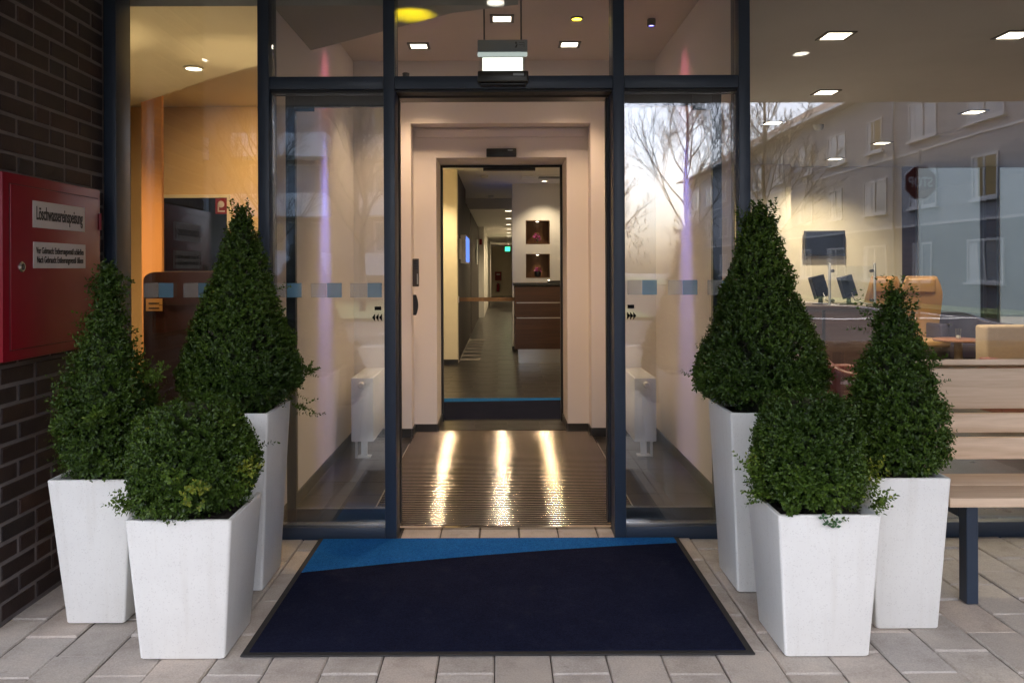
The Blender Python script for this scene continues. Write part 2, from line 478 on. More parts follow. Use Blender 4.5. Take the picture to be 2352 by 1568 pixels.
class MB:
    def __init__(s): s.v, s.f, s.mi, s.cur = [], [], [], 0
    def add(s, vs, fs):
        b = len(s.v)
        s.v += [tuple(p) for p in vs]
        s.f += [tuple(b + i for i in f) for f in fs]
        s.mi += [s.cur] * len(fs)
        return s
    def box(s, x0, x1, y0, y1, z0, z1):
        x0, x1 = min(x0, x1), max(x0, x1); y0, y1 = min(y0, y1), max(y0, y1); z0, z1 = min(z0, z1), max(z0, z1)
        vs = [(x0, y0, z0), (x1, y0, z0), (x1, y1, z0), (x0, y1, z0), (x0, y0, z1), (x1, y0, z1), (x1, y1, z1), (x0, y1, z1)]
        return s.add(vs, [(3, 2, 1, 0), (4, 5, 6, 7), (0, 1, 5, 4), (1, 2, 6, 5), (2, 3, 7, 6), (3, 0, 4, 7)])
    def quad(s, a, b, c, d): return s.add([a, b, c, d], [(0, 1, 2, 3)])
    def prism(s, poly, z0, z1):
        n = len(poly)
        vs = [(x, y, z0) for x, y in poly] + [(x, y, z1) for x, y in poly]
        fs = [tuple(range(n - 1, -1, -1)), tuple(range(n, 2 * n))]
        fs += [(i, (i + 1) % n, n + (i + 1) % n, n + i) for i in range(n)]
        return s.add(vs, fs)
    def extrude(s, pts, vec):
        n = len(pts)
        vec = Vector(vec)
        vs = [Vector(p) for p in pts] + [Vector(p) + vec for p in pts]
        fs = [tuple(range(n - 1, -1, -1)), tuple(range(n, 2 * n))]
        fs += [(i, (i + 1) % n, n + (i + 1) % n, n + i) for i in range(n)]
        return s.add(vs, fs)
    def lathe(s, prof, c=(0, 0, 0), seg=24, axis='Z'):
        rows = []
        vs, fs = [], []
        for r, h in prof:
            row = []
            for k in range(seg):
                a = 2 * math.pi * k / seg
                if axis == 'Z': p = (c[0] + r * math.cos(a), c[1] + r * math.sin(a), c[2] + h)
                elif axis == 'Y': p = (c[0] + r * math.cos(a), c[1] + h, c[2] + r * math.sin(a))
                else: p = (c[0] + h, c[1] + r * math.cos(a), c[2] + r * math.sin(a))
                row.append(len(vs)); vs.append(p)
            rows.append(row)
        for a, b in zip(rows, rows[1:]):
            for k in range(seg):
                fs.append((a[k], a[(k + 1) % seg], b[(k + 1) % seg], b[k]))
        fs.append(tuple(reversed(rows[0]))); fs.append(tuple(rows[-1]))
        return s.add(vs, fs)
    def tube(s, pts, r, seg=8, r2=None):
        pts = [Vector(p) for p in pts]
        n = len(pts)
        vs, fs = [], []
        prev = None
        for i, p in enumerate(pts):
            d = (pts[min(i + 1, n - 1)] - pts[max(i - 1, 0)]).normalized()
            u = d.orthogonal().normalized() if prev is None else (prev - d * prev.dot(d)).normalized()
            prev = u
            w = d.cross(u)
            rr = r if r2 is None else r + (r2 - r) * i / (n - 1)
            for k in range(seg):
                a = 2 * math.pi * k / seg
                vs.append(p + u * rr * math.cos(a) + w * rr * math.sin(a))
        for i in range(n - 1):
            for k in range(seg):
                fs.append((i * seg + k, i * seg + (k + 1) % seg, (i + 1) * seg + (k + 1) % seg, (i + 1) * seg + k))
        fs.append(tuple(range(seg - 1, -1, -1))); fs.append(tuple(range((n - 1) * seg, n * seg)))
        return s.add(vs, fs)
    def build(s, name, mat, parent=None, bevel=0., seg=1, smooth=False, local=False):
        me = bpy.data.meshes.new(name)
        off = Vector((0, 0, 0)) if (local or parent is None) else world_loc(parent)
        me.from_pydata([(v[0] - off.x, v[1] - off.y, v[2] - off.z) for v in s.v], [], s.f)
        mats = mat if isinstance(mat, list) else [mat]
        for m in mats: me.materials.append(m)
        if len(mats) > 1:
            me.polygons.foreach_set('material_index', s.mi)
        bm = bmesh.new(); bm.from_mesh(me)
        bmesh.ops.recalc_face_normals(bm, faces=bm.faces)
        if bevel:
            es = [e for e in bm.edges if len(e.link_faces) == 2 and e.calc_face_angle(0) > .5]
            bmesh.ops.bevel(bm, geom=es, offset=bevel, segments=seg, affect='EDGES', clamp_overlap=True, profile=.5)
        bm.to_mesh(me); bm.free()
        if smooth or (bevel and seg > 1):
            me.polygons.foreach_set('use_smooth', [True] * len(me.polygons))
            try: me.set_sharp_from_angle(angle=R(38))
            except Exception: pass
        o = bpy.data.objects.new(name, me)
        C.objects.link(o)
        o.parent = parent
        return o

def tag(o, label=None, cat=None, group=None, kind=None):
    if label: o['label'] = label
    if cat: o['category'] = cat
    if group: o['group'] = group
    if kind: o['kind'] = kind
    return o

def thing(name, label, cat, loc=(0, 0, 0), group=None):
    o = bpy.data.objects.new(name, None)
    C.objects.link(o)
    o.location = loc
    o.empty_display_size = .1
    return tag(o, label, cat, group)

def structure(name, mb, mat, **k):
    return tag(mb.build(name, mat, **k), kind='structure')

def box_part(name, mat, parent, *b, bevel=0., seg=1):
    return MB().box(*b).build(name, mat, parent, bevel, seg)

def copy_tree(o, parent=None):
    c = o.copy()
    C.objects.link(c)
    c.parent = parent
    for ch in o.children:
        copy_tree(ch, c)
    return c

_txt_cache = {}
def text_mesh(body, size, sx=1.0, bold=0.0, thick=.0006):
    cu = bpy.data.curves.new('lettering', 'FONT')
    cu.body = body
    cu.size = size
    cu.offset = bold
    cu.extrude = thick
    cu.align_x = 'CENTER'
    cu.align_y = 'CENTER'
    o = bpy.data.objects.new('lettering', cu)
    C.objects.link(o)
    dg = bpy.context.evaluated_depsgraph_get()
    dg.update()
    me = bpy.data.meshes.new_from_object(o.evaluated_get(dg))
    bpy.data.objects.remove(o)
    co = np.empty(len(me.vertices) * 3, np.float32)
    me.vertices.foreach_get('co', co)
    co = co.reshape(-1, 3)
    co[:, 0] *= sx
    me.vertices.foreach_set('co', co.ravel())
    return me

def lettering(body, size, mat, parent, loc, rot, width=None, bold=0.0, name='lettering'):
    me = text_mesh(body, size, 1.0, bold)
    co = np.empty(len(me.vertices) * 3, np.float32)
    me.vertices.foreach_get('co', co)
    co = co.reshape(-1, 3)
    if width:
        w = co[:, 0].max() - co[:, 0].min()
        co[:, 0] *= width / w
        me.vertices.foreach_set('co', co.ravel())
    me.materials.clear()
    me.materials.append(mat)
    o = bpy.data.objects.new(name, me)
    C.objects.link(o)
    o.parent = parent
    o.location = Vector(loc) - (world_loc(parent) if parent else Vector((0, 0, 0)))
    o.rotation_euler = rot
    return o

def lamp(kind, name, parent, loc, power, color, size=.1, aim=None, spot=None, blend=.6, spread=None):
    l = bpy.data.lights.new(name, kind)
    l.energy = power * LAMP
    l.color = color
    if kind == 'AREA':
        l.shape = 'DISK'
        l.size = size
        if spread: l.spread = R(spread)
    else:
        l.shadow_soft_size = size
    if kind == 'SPOT':
        l.spot_size = R(spot or 90)
        l.spot_blend = blend
    o = bpy.data.objects.new(name, l)
    C.objects.link(o)
    o.parent = parent
    o.location = Vector(loc) - (world_loc(parent) if parent else Vector((0, 0, 0)))
    if aim is not None:
        o.rotation_euler = (Vector(aim) - Vector(loc)).to_track_quat('-Z', 'Y').to_euler()
    return o

Y0 = F * CAMH / (1236 - PY)          # front face of the glass facade
TOP = 3.32                           # facade height, above the frame
VL, VR = -1.246, 1.318               # vestibule side walls
WALLX = -2.02

# ------------------------------------------------------------------ ground outdoors
structure('ground', MB().box(-220, 220, -260, 60, -.6, -.16), MT['earth'])
structure('road', MB().box(-120, 120, -15.5, -6.5, -.3, -.125), MT['asphalt'])
sr = structure('side_road', MB().box(5.0, 15.0, -130, -15.6, -.3, -.125), MT['asphalt'])
pv = structure('pavement', MB().box(-14, 16, -6.3, Y0 + .2, -.30, -.014), MT['bed'])
MB().box(-14, 16, -6.49, -6.3, -.3, .0).build('kerb', MT['kerb'], pv, .01)
lw = structure('lawn', MB().box(15.3, 24, -130, -15.8, -.3, -.03), MT['grass'])
lw2 = structure('lawn', MB().box(-60, 4.7, -70, -15.8, -.3, -.03), MT['grass'])
mk = structure('road_marking', MB().box(-3, 0, -11.05, -10.9, -.13, -.121).box(4, 7, -11.05, -10.9, -.13, -.121)
               .box(9.9, 10.05, -24, -21, -.13, -.121).box(9.9, 10.05, -32, -29, -.13, -.121)
               .box(9.9, 10.05, -40, -37, -.13, -.121).box(5.3, 14.7, -16.5, -16.0, -.13, -.121)
               .box(14.4, 14.55, -90, -17, -.13, -.121).box(9.9, 10.05, -52, -48, -.13, -.121), MT['road_paint'])

# concrete pavers, each one a piece of the pavement
PW, PD, JT = .204, .315, .0045
pav_mesh = []
for k in range(4):
    w, d = PW - JT, PD - JT
    b = MB()
    t = .05
    c = .006
    j = [random.uniform(-.0012, .0012) for _ in range(4)]
    o_ = [(-w / 2, -d / 2), (w / 2, -d / 2), (w / 2, d / 2), (-w / 2, d / 2)]
    i_ = [(-w / 2 + c, -d / 2 + c), (w / 2 - c, -d / 2 + c), (w / 2 - c, d / 2 - c), (-w / 2 + c, d / 2 - c)]
    vs = [(x, y, -t) for x, y in o_] + [(x, y, -.005) for x, y in o_] + [(x, y, jj) for (x, y), jj in zip(i_, j)]
    fs = [(0, 1, 5, 4), (1, 2, 6, 5), (2, 3, 7, 6), (3, 0, 4, 7), (4, 5, 9, 8), (5, 6, 10, 9), (6, 7, 11, 10), (7, 4, 8, 11), (8, 9, 10, 11)]
    b.add(vs, fs)
    me = bpy.data.meshes.new('paver')
    me.from_pydata(b.v, [], b.f)
    me.materials.append(MT['paver'])
    pav_mesh.append(me)
npav = 0
for ci in range(-10, 18):
    xc = -.028 + (ci + .5) * PW
    if xc + PW / 2 < WALLX + .03 or npav > 290: continue
    sh = .5 * (ci % 2) + random.uniform(-.03, .03)
    for ri in range(0, 9):
        yb = Y0 - .004 - (ri + sh) * PD
        if yb - PD < 1.62: continue
        o = bpy.data.objects.new('paver', random.choice(pav_mesh))
        C.objects.link(o)
        o.parent = pv
        dz = random.uniform(-.003, .002)
        if xc < -1.35: dz = random.uniform(-.011, .003)
        o.location = (xc, yb - PD / 2, dz - .001)
        o.rotation_euler = (random.uniform(-.006, .006), random.uniform(-.008, .008), random.uniform(-.006, .006))
        if xc - PW / 2 < WALLX + .004:
            wl = xc + PW / 2 - (WALLX + .006)
            o.scale = (wl / PW, 1, 1)
            o.location.x = xc + PW / 2 - wl / 2
        npav += 1
    if ci % 2:
        d2 = .5 * PD
        if True:
            o = bpy.data.objects.new('paver', random.choice(pav_mesh)); C.objects.link(o); o.parent = pv
            o.scale = (1, .48, 1)
            o.location = (xc, Y0 - .004 - d2 / 2, random.uniform(-.003, .001))
            if xc - PW / 2 < WALLX + .004:
                wl = xc + PW / 2 - (WALLX + .006)
                o.scale = (wl / PW, .48, 1)
                o.location.x = xc + PW / 2 - wl / 2
            npav += 1
# threshold row in the doorway
for k in range(6):
    o = bpy.data.objects.new('paver', random.choice(pav_mesh)); C.objects.link(o); o.parent = pv
    o.scale = (1.02, .52, 1)
    o.location = (-.435 + .211 * k, Y0 + .10, 0)

# ------------------------------------------------------------------ hotel building: storeys above, canopy underside
up = thing('hotel_building', 'upper storeys of the brick hotel that overhang its glazed entrance', 'building', (0, 8, 3.4))
box_part('upper_wall', MT['brick'], up, -9, 9.5, -1.1, 46, 3.75, 12)
box_part('upper_wall', MT['brick'], up, 9.501, 24, -1.1, 13.9, 3.75, 12)
SOFF = 3.42
box_part('canopy_soffit', MT['soffit'], up, -9, 24, -1.1, Y0 + .04, SOFF, 3.745)
box_part('side_wall', MT['brick'], up, -9, -5.6, Y0 + .1, 46, 0, 3.74)
box_part('front_wall', MT['brick'], up, -9, -2.621, Y0 - .1, Y0 + .16, 0, SOFF - .001)
box_part('front_wall', MT['brick'], up, 9.4, 24, Y0 - .1, Y0 + .16, 0, SOFF - .001)

# ------------------------------------------------------------------ brick pier on the left
bw = thing('brick_wall', 'dark clinker brick wall with pale mortar joints beside the glass entrance', 'wall', (WALLX - .25, 3.6, 0))
PY0, PY1 = 3.13, 4.095
box_part('mortar_core', MT['mortar'], bw, -2.62, WALLX - .004, PY0 + .008, Y0 + .16, -.1, SOFF)
course = .0795
bh, gap = course - .0145, .0145
def brick_mesh(L):
    b = MB().box(0, .06, 0, L, 0, bh)
    o = b.build('brick', MT['brick'], None, .0035)
    me = o.data
    bpy.data.objects.remove(o)
    return me
Lf, Lh = .232, .110
bm_full, bm_half = brick_mesh(Lf), brick_mesh(Lh)
bm_q = {}
for i in range(int(SOFF / course)):
    z = i * course + .004
    y = PY0 + {0: 0, 1: -.0, 2: 0}[i % 3]
    seq = [Lh, Lf, Lf, Lh, Lf, Lf] if i % 4 == 0 else ([Lf, Lf, Lh, Lf, Lf] if i % 4 == 1 else ([Lh, Lf, Lh, Lf, Lf, Lf] if i % 4 == 2 else [Lf, Lh, Lf, Lf, Lf]))
    for L in seq:
        if y > PY1 - .03: break
        if y + L > PY1:
            L2 = round(PY1 - y - .002, 3)
            if L2 not in bm_q: bm_q[L2] = brick_mesh(L2)
            me = bm_q[L2]
        else:
            me = bm_full if L == Lf else bm_half
        o = bpy.data.objects.new('brick', me); C.objects.link(o); o.parent = bw
        o.location = Vector((WALLX - .06 + random.uniform(-.0022, .0022), y, z + random.uniform(-.0012, .0012))) - bw.location
        o.rotation_euler = (random.uniform(-.004, .004), 0, random.uniform(-.004, .004))
        y += L + gap

# ------------------------------------------------------------------ red fire inlet cabinet
fx = WALLX + .055
cab = thing('fire_cabinet', 'red metal fire water inlet cabinet with two white notices on brick wall', 'cabinet', (fx, 3.56, 1.43))
c0, c1, h0, h1 = 3.178, 3.955, 1.058, 1.815
MB().box(WALLX + .002, fx, c0, c1, h0, h1).build('housing', MT['red'], cab, .004, 2)
rm = .045
dr = MB().box(fx - .01, fx + .006, c0 + rm, c1 - .03, h0 + rm, h1 - rm).build('door', MT['red'], cab, .003, 2)
MB().box(fx - .002, fx + .0025, c0 + rm - .003, c1 - .027, h0 + rm - .003, h1 - rm + .003).build('door_gap', MT['red_dark'], cab)
for zc in (1.66, 1.20):
    MB().lathe([(.008, -.04), (.008, .04)], (fx + .004, c1 - .012, zc), 10).build('hinge', MT['red'], cab, smooth=True)
lc = MB().lathe([(.022, 0), (.022, .006), (.018, .010), (.013, .010), (.013, .004)], (fx + .006, 3.288, 1.437), 24, 'X').build('lock', MT['chrome'], dr, smooth=True)
MB().lathe([(.0125, 0), (.0125, .006)], (fx + .0065, 3.288, 1.437), 20, 'X').build('keyhole', MT['black'], dr)
s1 = MB().box(fx + .004, fx + .0085, 3.372, 3.792, 1.603, 1.716).build('notice_sign', MT['sign_white'], cab, .001)
s2 = MB().box(fx + .004, fx + .0085, 3.374, 3.797, 1.432, 1.543).build('notice_sign', MT['sign_white'], cab, .001)
rx = (R(90), 0, R(90))
lettering('Löschwassereinspeisung', .080, MT['black_ink'], s1, (fx + .0092, 3.582, 1.662), rx, .375, .0013)
lettering('Vor Gebrauch: Entleerungsventil schließen', .039, MT['black_ink'], s2, (fx + .0092, 3.586, 1.506), rx, .385, .0006)
lettering('Nach Gebrauch: Entleerungsventil öffnen', .039, MT['black_ink'], s2, (fx + .0092, 3.586, 1.467), rx, .375, .0006)

# ------------------------------------------------------------------ glass facade
fa = thing('glass_facade', 'dark anthracite framed glass front with transoms and fixed panes round the doorway', 'facade', (0, Y0, 0))
fw, fd = .060, .15
def mullion(xc, z0=-.02, z1=TOP, w=fw, d=fd, y=Y0):
    return MB().box(xc - w / 2, xc + w / 2, y, y + d, z0, z1).build('mullion', MT['frame'], fa, .003, 2)
m1, m2, m3, m4 = ax(606, 620, Y0), ax(895, 620, Y0), ax(1423, 620, Y0), ax(1712, 620, Y0)
MB().box(WALLX + .002, -1.955, 4.10, Y0 + .006, -.02, TOP).build('corner_post', MT['frame'], fa, .003, 2)
for m in (m1, m2, m3, m4): mullion(m)
mullion(5.9)
tz0, tz1 = az(1160, 203, Y0), az(1160, 174, Y0)
for a, b in ((m1, m2), (m2, m3), (m3, m4)):
    MB().box(a + fw / 2 + .001, b - fw / 2 - .001, Y0 + .004, Y0 + fd - .02, tz0, tz1).build('transom', MT['frame'], fa, .002, 2)
    MB().box(a + fw / 2 + .001, b - fw / 2 - .001, Y0 + .03, Y0 + fd - .03, tz0 - .012, tz0 - .0005).build('gasket', MT['rubber'], fa)
rz = az(760, 1212, Y0)
for a, b in ((m1, m2), (m3, m4)):
    MB().box(a + fw / 2 + .001, b - fw / 2 - .001, Y0 + .004, Y0 + fd - .06, -.01, rz).build('bottom_rail', MT['frame'], fa, .002, 2)
    MB().box(a + fw / 2 + .001, b - fw / 2 - .001, Y0 + .045, Y0 + .085, rz + .0005, rz + .007).build('threshold_strip', MT['steel'], fa)
MB().box(-1.995, m1 - fw / 2 - .001, Y0 + .004, Y0 + fd - .03, -.01, .075).build('bottom_rail', MT['frame'], fa, .002, 2)
MB().box(m4 + fw / 2 + .001, 5.86, Y0 + .004, Y0 + fd - .03, -.01, .075).build('bottom_rail', MT['frame'], fa, .002, 2)
GY = Y0 + .055
def pane(x0, x1, z0, z1, y=GY, th=.022):
    return MB().box(x0, x1, y, y + th, z0, z1).build('pane', MT['glass'], fa)
pane(-1.995, m1 - fw / 2 - .002, .077, TOP)
pane(m1 + fw / 2 + .002, m2 - fw / 2 - .002, rz + .008, tz0 - .013)
pane(m3 + fw / 2 + .002, m4 - fw / 2 - .002, rz + .008, tz0 - .013)
for a, b in ((m1, m2), (m2, m3), (m3, m4)):
    pane(a + fw / 2 + .002, b - fw / 2 - .002, tz1 + .001, TOP)
pane(m4 + fw / 2 + .002, 5.86, .077, TOP)
# frosted squares stuck on the panes
def square(x0, x1, y0, y1, mat, par=fa, Y=GY - .003):
    a, b = at(x0, y0, Y), at(x1, y1, Y)
    MB().box(a.x, b.x, Y, Y + .0012, b.z, a.z).build('frosted_square', mat, par)
for x0, x1, mt in ((330, 364, 'film_pale'), (364.5, 398, 'film_blue'), (421, 455, 'film_pale'), (455.5, 489, 'film_blue'), (512, 546, 'film_pale'), (546.5, 580, 'film_blue'),
                   (625, 658.5, 'film_pale'), (659, 693, 'film_blue'), (714, 750.5, 'film_pale'), (751, 785, 'film_blue'), (804, 843.5, 'film_pale'), (844, 877, 'film_blue')):
    square(x0, x1, 650, 683, MT[mt])
for x0, x1, mt in ((1441, 1474.5, 'film_pale'), (1475, 1509, 'film_blue'), (1534, 1567.5, 'film_pale'), (1568, 1602, 'film_blue'), (1625, 1658.5, 'film_pale'), (1659, 1692, 'film_blue')):
    square(x0, x1, 643, 677, MT[mt])
# arrows printed on the panes
for xs, sgn, yy in (((859, 867, 875), -1, 729), ((1443, 1450, 1457), 1, 725)):
    for xx in xs:
        p = at(xx, yy, GY - .004)
        MB().extrude([(p.x + sgn * .011, p.y, p.z), (p.x - sgn * .006, p.y, p.z + .021), (p.x - sgn * .006, p.y, p.z - .021)], (0, .0012, 0)).build('arrow_mark', MT['film_grey'], fa)
    p = at(xs[1] - sgn * 1, yy - 21, GY - .004)
    MB().box(p.x - .018, p.x + .018, p.y, p.y + .0012, p.z - .010, p.z + .010).build('printed_tag', MT['film_grey'], fa)
# door drive above the opening
hd = MB().box(m2 + fw / 2 + .002, m3 - fw / 2 - .002, Y0 + .15, Y0 + .27, az(1160, 229, Y0 + .2), az(1160, 196, Y0 + .2)).build('door_drive', MT['dark_grey'], fa, .003)
MB().box(m2 + fw / 2 + .002, m3 - fw / 2 - .002, Y0 + .10, Y0 + .149, az(1160, 217, Y0 + .12), az(1160, 211, Y0 + .12)).build('door_track', MT['black'], fa)
for x0, x1, mt in ((920, 1008, 'frame_in'), (1310, 1394, 'frame_in')):
    a, b = at(x0, 198, Y0 + .14), at(x1, 209, Y0 + .14)
    MB().box(a.x, b.x, Y0 + .135, Y0 + .1485, b.z, a.z).build('cover_plate', MT['trim_dark'], fa, .001)

# sliding door leaves, parked open behind the side panes
LY = Y0 + .165
def leaf(label, xa, xb, outer_left):
    t = thing('sliding_door', label, 'door', ((ax(xa, 620, LY) + ax(xb, 620, LY)) / 2, LY, 0), 'sliding door leaves of the entrance')
    X0, X1 = ax(xa, 620, LY), ax(xb, 620, LY)
    zb, zt = .035, az(1160, 208, LY)
    sw = .050
    MB().box(X0, X0 + sw, LY, LY + .045, zb, zt).build('stile', MT['frame_in'], t, .002)
    MB().box(X1 - sw, X1, LY, LY + .045, zb, zt).build('stile', MT['frame_in'], t, .002)
    MB().box(X0 + sw + .0005, X1 - sw - .0005, LY + .001, LY + .044, zt - .085, zt).build('top_rail', MT['frame_in'], t, .002)
    MB().box(X0 + sw + .0005, X1 - sw - .0005, LY + .001, LY + .044, zb, zb + .075).build('bottom_rail', MT['frame_in'], t, .002)
    bx = X0 + .02 if outer_left else X1 - .02
    s = 1 if outer_left else -1
    MB().box(bx + s * .035, bx + s * .14, LY - .012, LY - .001, zt - .112, zt - .03).build('roller_bracket', MT['frame_in'], t)
    MB().box(X0 + sw + .001, X1 - sw - .001, LY + .012, LY + .030, zb + .076, zt - .086).build('pane', MT['glass_clear'], t)
    ix = X1 - .001 if outer_left else X0 + .001
    MB().box(ix - .0035, ix + .0035, LY - .006, LY + .051, zb, zt).build('brush_seal', MT['rubber'], t)
    return t
leaf('open sliding glass door leaf at the brick wall side of the entrance', 657, 918, True)
leaf('open sliding glass door leaf at the lounge side of the entrance', 1394, 1659, False)

# ------------------------------------------------------------------ motion sensor and exit light
p = at(1155, 176, Y0 - .03)
ms = thing('motion_sensor', 'black motion sensor bar on the outer transom under the lit exit light', 'sensor', (p.x, Y0 - .04, p.z))
a, b = at(1097, 163, Y0 - .05), at(1214, 189, Y0 - .05)
MB().box(a.x, b.x, Y0 - .055, Y0 + .003, b.z, a.z).build('sensor_body', MT['bronze'], ms, .008, 3)
MB().box(a.x + .012, b.x - .012, Y0 - .045, Y0 + .003, b.z - .014, b.z - .001).build('sensor_lens', MT['black'], ms, .004)
q = at(1191, 171, Y0 - .056)
MB().box(q.x - .028, q.x + .028, Y0 - .0575, Y0 - .0545, q.z - .007, q.z + .007).build('name_badge', MT['grey_plastic'], ms, .003, 2)

EY = Y0 + .55
VC = 3.19                                 # vestibule ceiling height
pc = at(1155, 110, EY)
ex = thing('exit_light', 'lit emergency exit light hanging on two rods above the doorway', 'exit sign', (pc.x, EY, VC))
for xx in (1112, 1197):
    q = at(xx, 60, EY)
    MB().lathe([(.005, 0), (.005, VC - az(1155, 95, EY))], (q.x, EY, az(1155, 95, EY)), 8).build('rod', MT['dark_grey'], ex, smooth=True)
a, b = at(1097, 95, EY), at(1211, 122, EY)
MB().box(a.x, b.x, EY - .03, EY + .03, b.z, a.z).build('housing', MT['grey_plastic'], ex, .003)
q = at(1190, 103, EY - .031)
fg = MB()
fg.lathe([(.006, 0), (.006, .001)], (q.x - .012, EY - .0315, q.z + .010), 10, 'Y')
fg.extrude([(q.x - .020, EY - .0315, q.z - .018), (q.x - .010, EY - .0315, q.z + .002), (q.x - .004, EY - .0315, q.z + .004), (q.x - .004, EY - .0315, q.z - .004), (q.x - .010, EY - .0315, q.z - .018)], (0, .001, 0))
fg.build('running_figure', MT['black_ink'], ex)
MB().box(q.x + .004, q.x + .036, EY - .0315, EY - .0302, q.z + .011, q.z + .013).box(q.x + .004, q.x + .030, EY - .0315, EY - .0302, q.z - .002, q.z).box(q.x + .034, q.x + .036, EY - .0315, EY - .0302, q.z - .014, q.z + .0105).build('printed_lines', MT['black_ink'], ex)
a, b = at(1097, 122.5, EY), at(1211, 129, EY)
MB().box(a.x, b.x, EY - .02, EY + .02, b.z, a.z).build('light_bar', MT['exit_tube'], ex, .002)
a, b = at(1108, 133, EY), at(1201, 176, EY)
MB().box(a.x, b.x, EY - .004, EY + .004, b.z, a.z).build('lit_panel', MT['exit_panel'], ex, .002)
a, b = at(1099, 129.5, EY), at(1209, 178, EY)
MB().box(a.x, b.x, EY + .0045, EY + .009, b.z, a.z).build('acrylic_plate', MT['glass_clear'], ex)

# ------------------------------------------------------------------ vestibule shell
VB = F * CAMH / (1003 - PY)               # front face of the end wall
RC = VB + .20                             # recessed face
IN = VB + .72                             # inner door plane
op0, op1 = ax(1003, 700, RC), ax(1303, 700, RC)
opz = az(1150, 362, RC)
structure('wall', MB().box(VL - .05, VL, Y0 + .16, VB, -.02, 3.6), MT['wall'])
structure('wall', MB().box(VR, VR + .05, Y0 + .16, VB, -.02, 3.6), MT['wall'])
rl, rr, rt = ax(945, 700, VB), ax(1358, 700, VB), az(1150, 283, VB)
structure('wall', MB().box(VL - .05, rl, VB + .0005, IN + .1, -.02, 3.6), MT['wall'])
structure('wall', MB().box(rr, VR + .05, VB + .0005, IN + .1, -.02, 3.6), MT['wall'])
structure('wall', MB().box(rl + .0005, rr - .0005, VB + .001, IN + .1, rt, 3.6), MT['wall'])
structure('wall', MB().box(rl + .0005, op0, RC, IN + .099, -.02, rt - .0005), MT['wall'])
structure('wall', MB().box(op1, rr - .0005, RC, IN + .099, -.02, rt - .0005), MT['wall'])
structure('wall', MB().box(op0 + .0005, op1 - .0005, RC + .0005, IN + .098, opz, rt - .0006), MT['wall'])
structure('drive_cover', MB().box(rl + .03, rr - .03, RC - .028, RC - .001, az(1150, 316, RC), rt - .02), MT['wall'], bevel=.003)
# vestibule ceiling with the diagonal lowered panel near the glass
structure('ceiling', MB().box(VL, VR, Y0 + .16, VB, VC, 3.6), MT['ceil'])
sk = MB()
SH, ST = .075, .012
for b in ((VL, VL + ST, Y0 + .24, VB - .013, 0, SH), (VR - ST, VR, Y0 + .24, VB - .013, 0, SH), (VL + ST + .001, rl, VB - ST, VB, 0, SH), (rr, VR - ST - .001, VB - ST, VB, 0, SH),
          (rl, rl + ST, VB + .001, RC - ST - .001, 0, SH), (rr - ST, rr, VB + .001, RC - ST - .001, 0, SH), (rl, op0, RC - ST, RC - .0005, 0, SH), (op1, rr, RC - ST, RC - .0005, 0, SH),
          (op0 + .0003, op0 + ST, RC, IN - .02, 0, SH), (op1 - ST, op1 - .0003, RC, IN - .02, 0, SH)):
    structure('skirting', MB().box(*b), MT['skirting'], bevel=.002)
# inner door frame
idf = thing('inner_door_frame', 'thin black frame of the open inner doorway to the lobby', 'door frame', ((op0 + op1) / 2, IN, 0))
for b in ((op0 + .001, op0 + .022, IN - .02, IN + .02, 0, opz - .001), (op1 - .022, op1 - .001, IN - .02, IN + .02, 0, opz - .001)):
    box_part('jamb', MT['black'], idf, *b)
box_part('head', MT['black'], idf, op0 + .0225, op1 - .0225, IN - .02, IN + .02, opz - .022, opz - .001)
box_part('drive_box', MT['dark_grey'], idf, op0 + .4, op1 - .25, IN + .03, IN + .09, opz - .045, opz - .002)
# inner motion sensor
a, b = at(1117, 341, RC - .05), at(1186, 360, RC - .05)
s_ = thing('motion_sensor', 'small black motion sensor over the inner doorway on plaster', 'sensor', ((a.x + b.x) / 2, RC - .03, (a.z + b.z) / 2))
MB().box(a.x, b.x, RC - .05, RC - .0005, b.z, a.z).build('sensor_body', MT['black'], s_, .006, 2)
q = at(1172, 345, RC - .051)
MB().box(q.x - .022, q.x + .022, RC - .0525, RC - .0495, q.z - .006, q.z + .006).build('name_badge', MT['grey_plastic'], s_, .002)
# wall devices left of the inner doorway
a, b = at(947, 594, VB - .04), at(962, 658, VB - .04)
d_ = thing('intercom', 'dark slim intercom on the plaster beside the inner doorway', 'intercom', ((a.x + b.x) / 2, VB, (a.z + b.z) / 2))
MB().box(a.x, b.x, VB - .04, VB - .001, b.z, a.z).build('intercom_body', MT['dark_grey'], d_, .005, 2)
for k in range(6):
    zz = a.z - .02 - k * .013
    MB().box(a.x + .012, b.x - .004, VB - .042, VB - .0395, zz - .003, zz + .003).build('speaker_slot', MT['black'], d_)
MB().box(b.x - .016, b.x - .006, VB - .0425, VB - .0396, b.z + .02, (a.z + b.z) / 2 - .01).build('light_strip', MT['grey_plastic'], d_)
a, b = at(948, 677, VB - .05), at(960, 724, VB - .05)
d2_ = thing('card_reader', 'black curved card reader below the slim intercom', 'card reader', ((a.x + b.x) / 2, VB, (a.z + b.z) / 2))
pr = []
for k in range(9):
    t_ = k / 8
    pr.append((a.x + (b.x - a.x) * (.35 + .65 * math.sin(math.pi * (.12 + .76 * t_))), VB - .035, b.z + (a.z - b.z) * t_))
pr += [(a.x, VB - .035, a.z), (a.x, VB - .035, b.z)]
MB().extrude(pr, (0, .034, 0)).build('reader_body', MT['black'], d2_, .003)

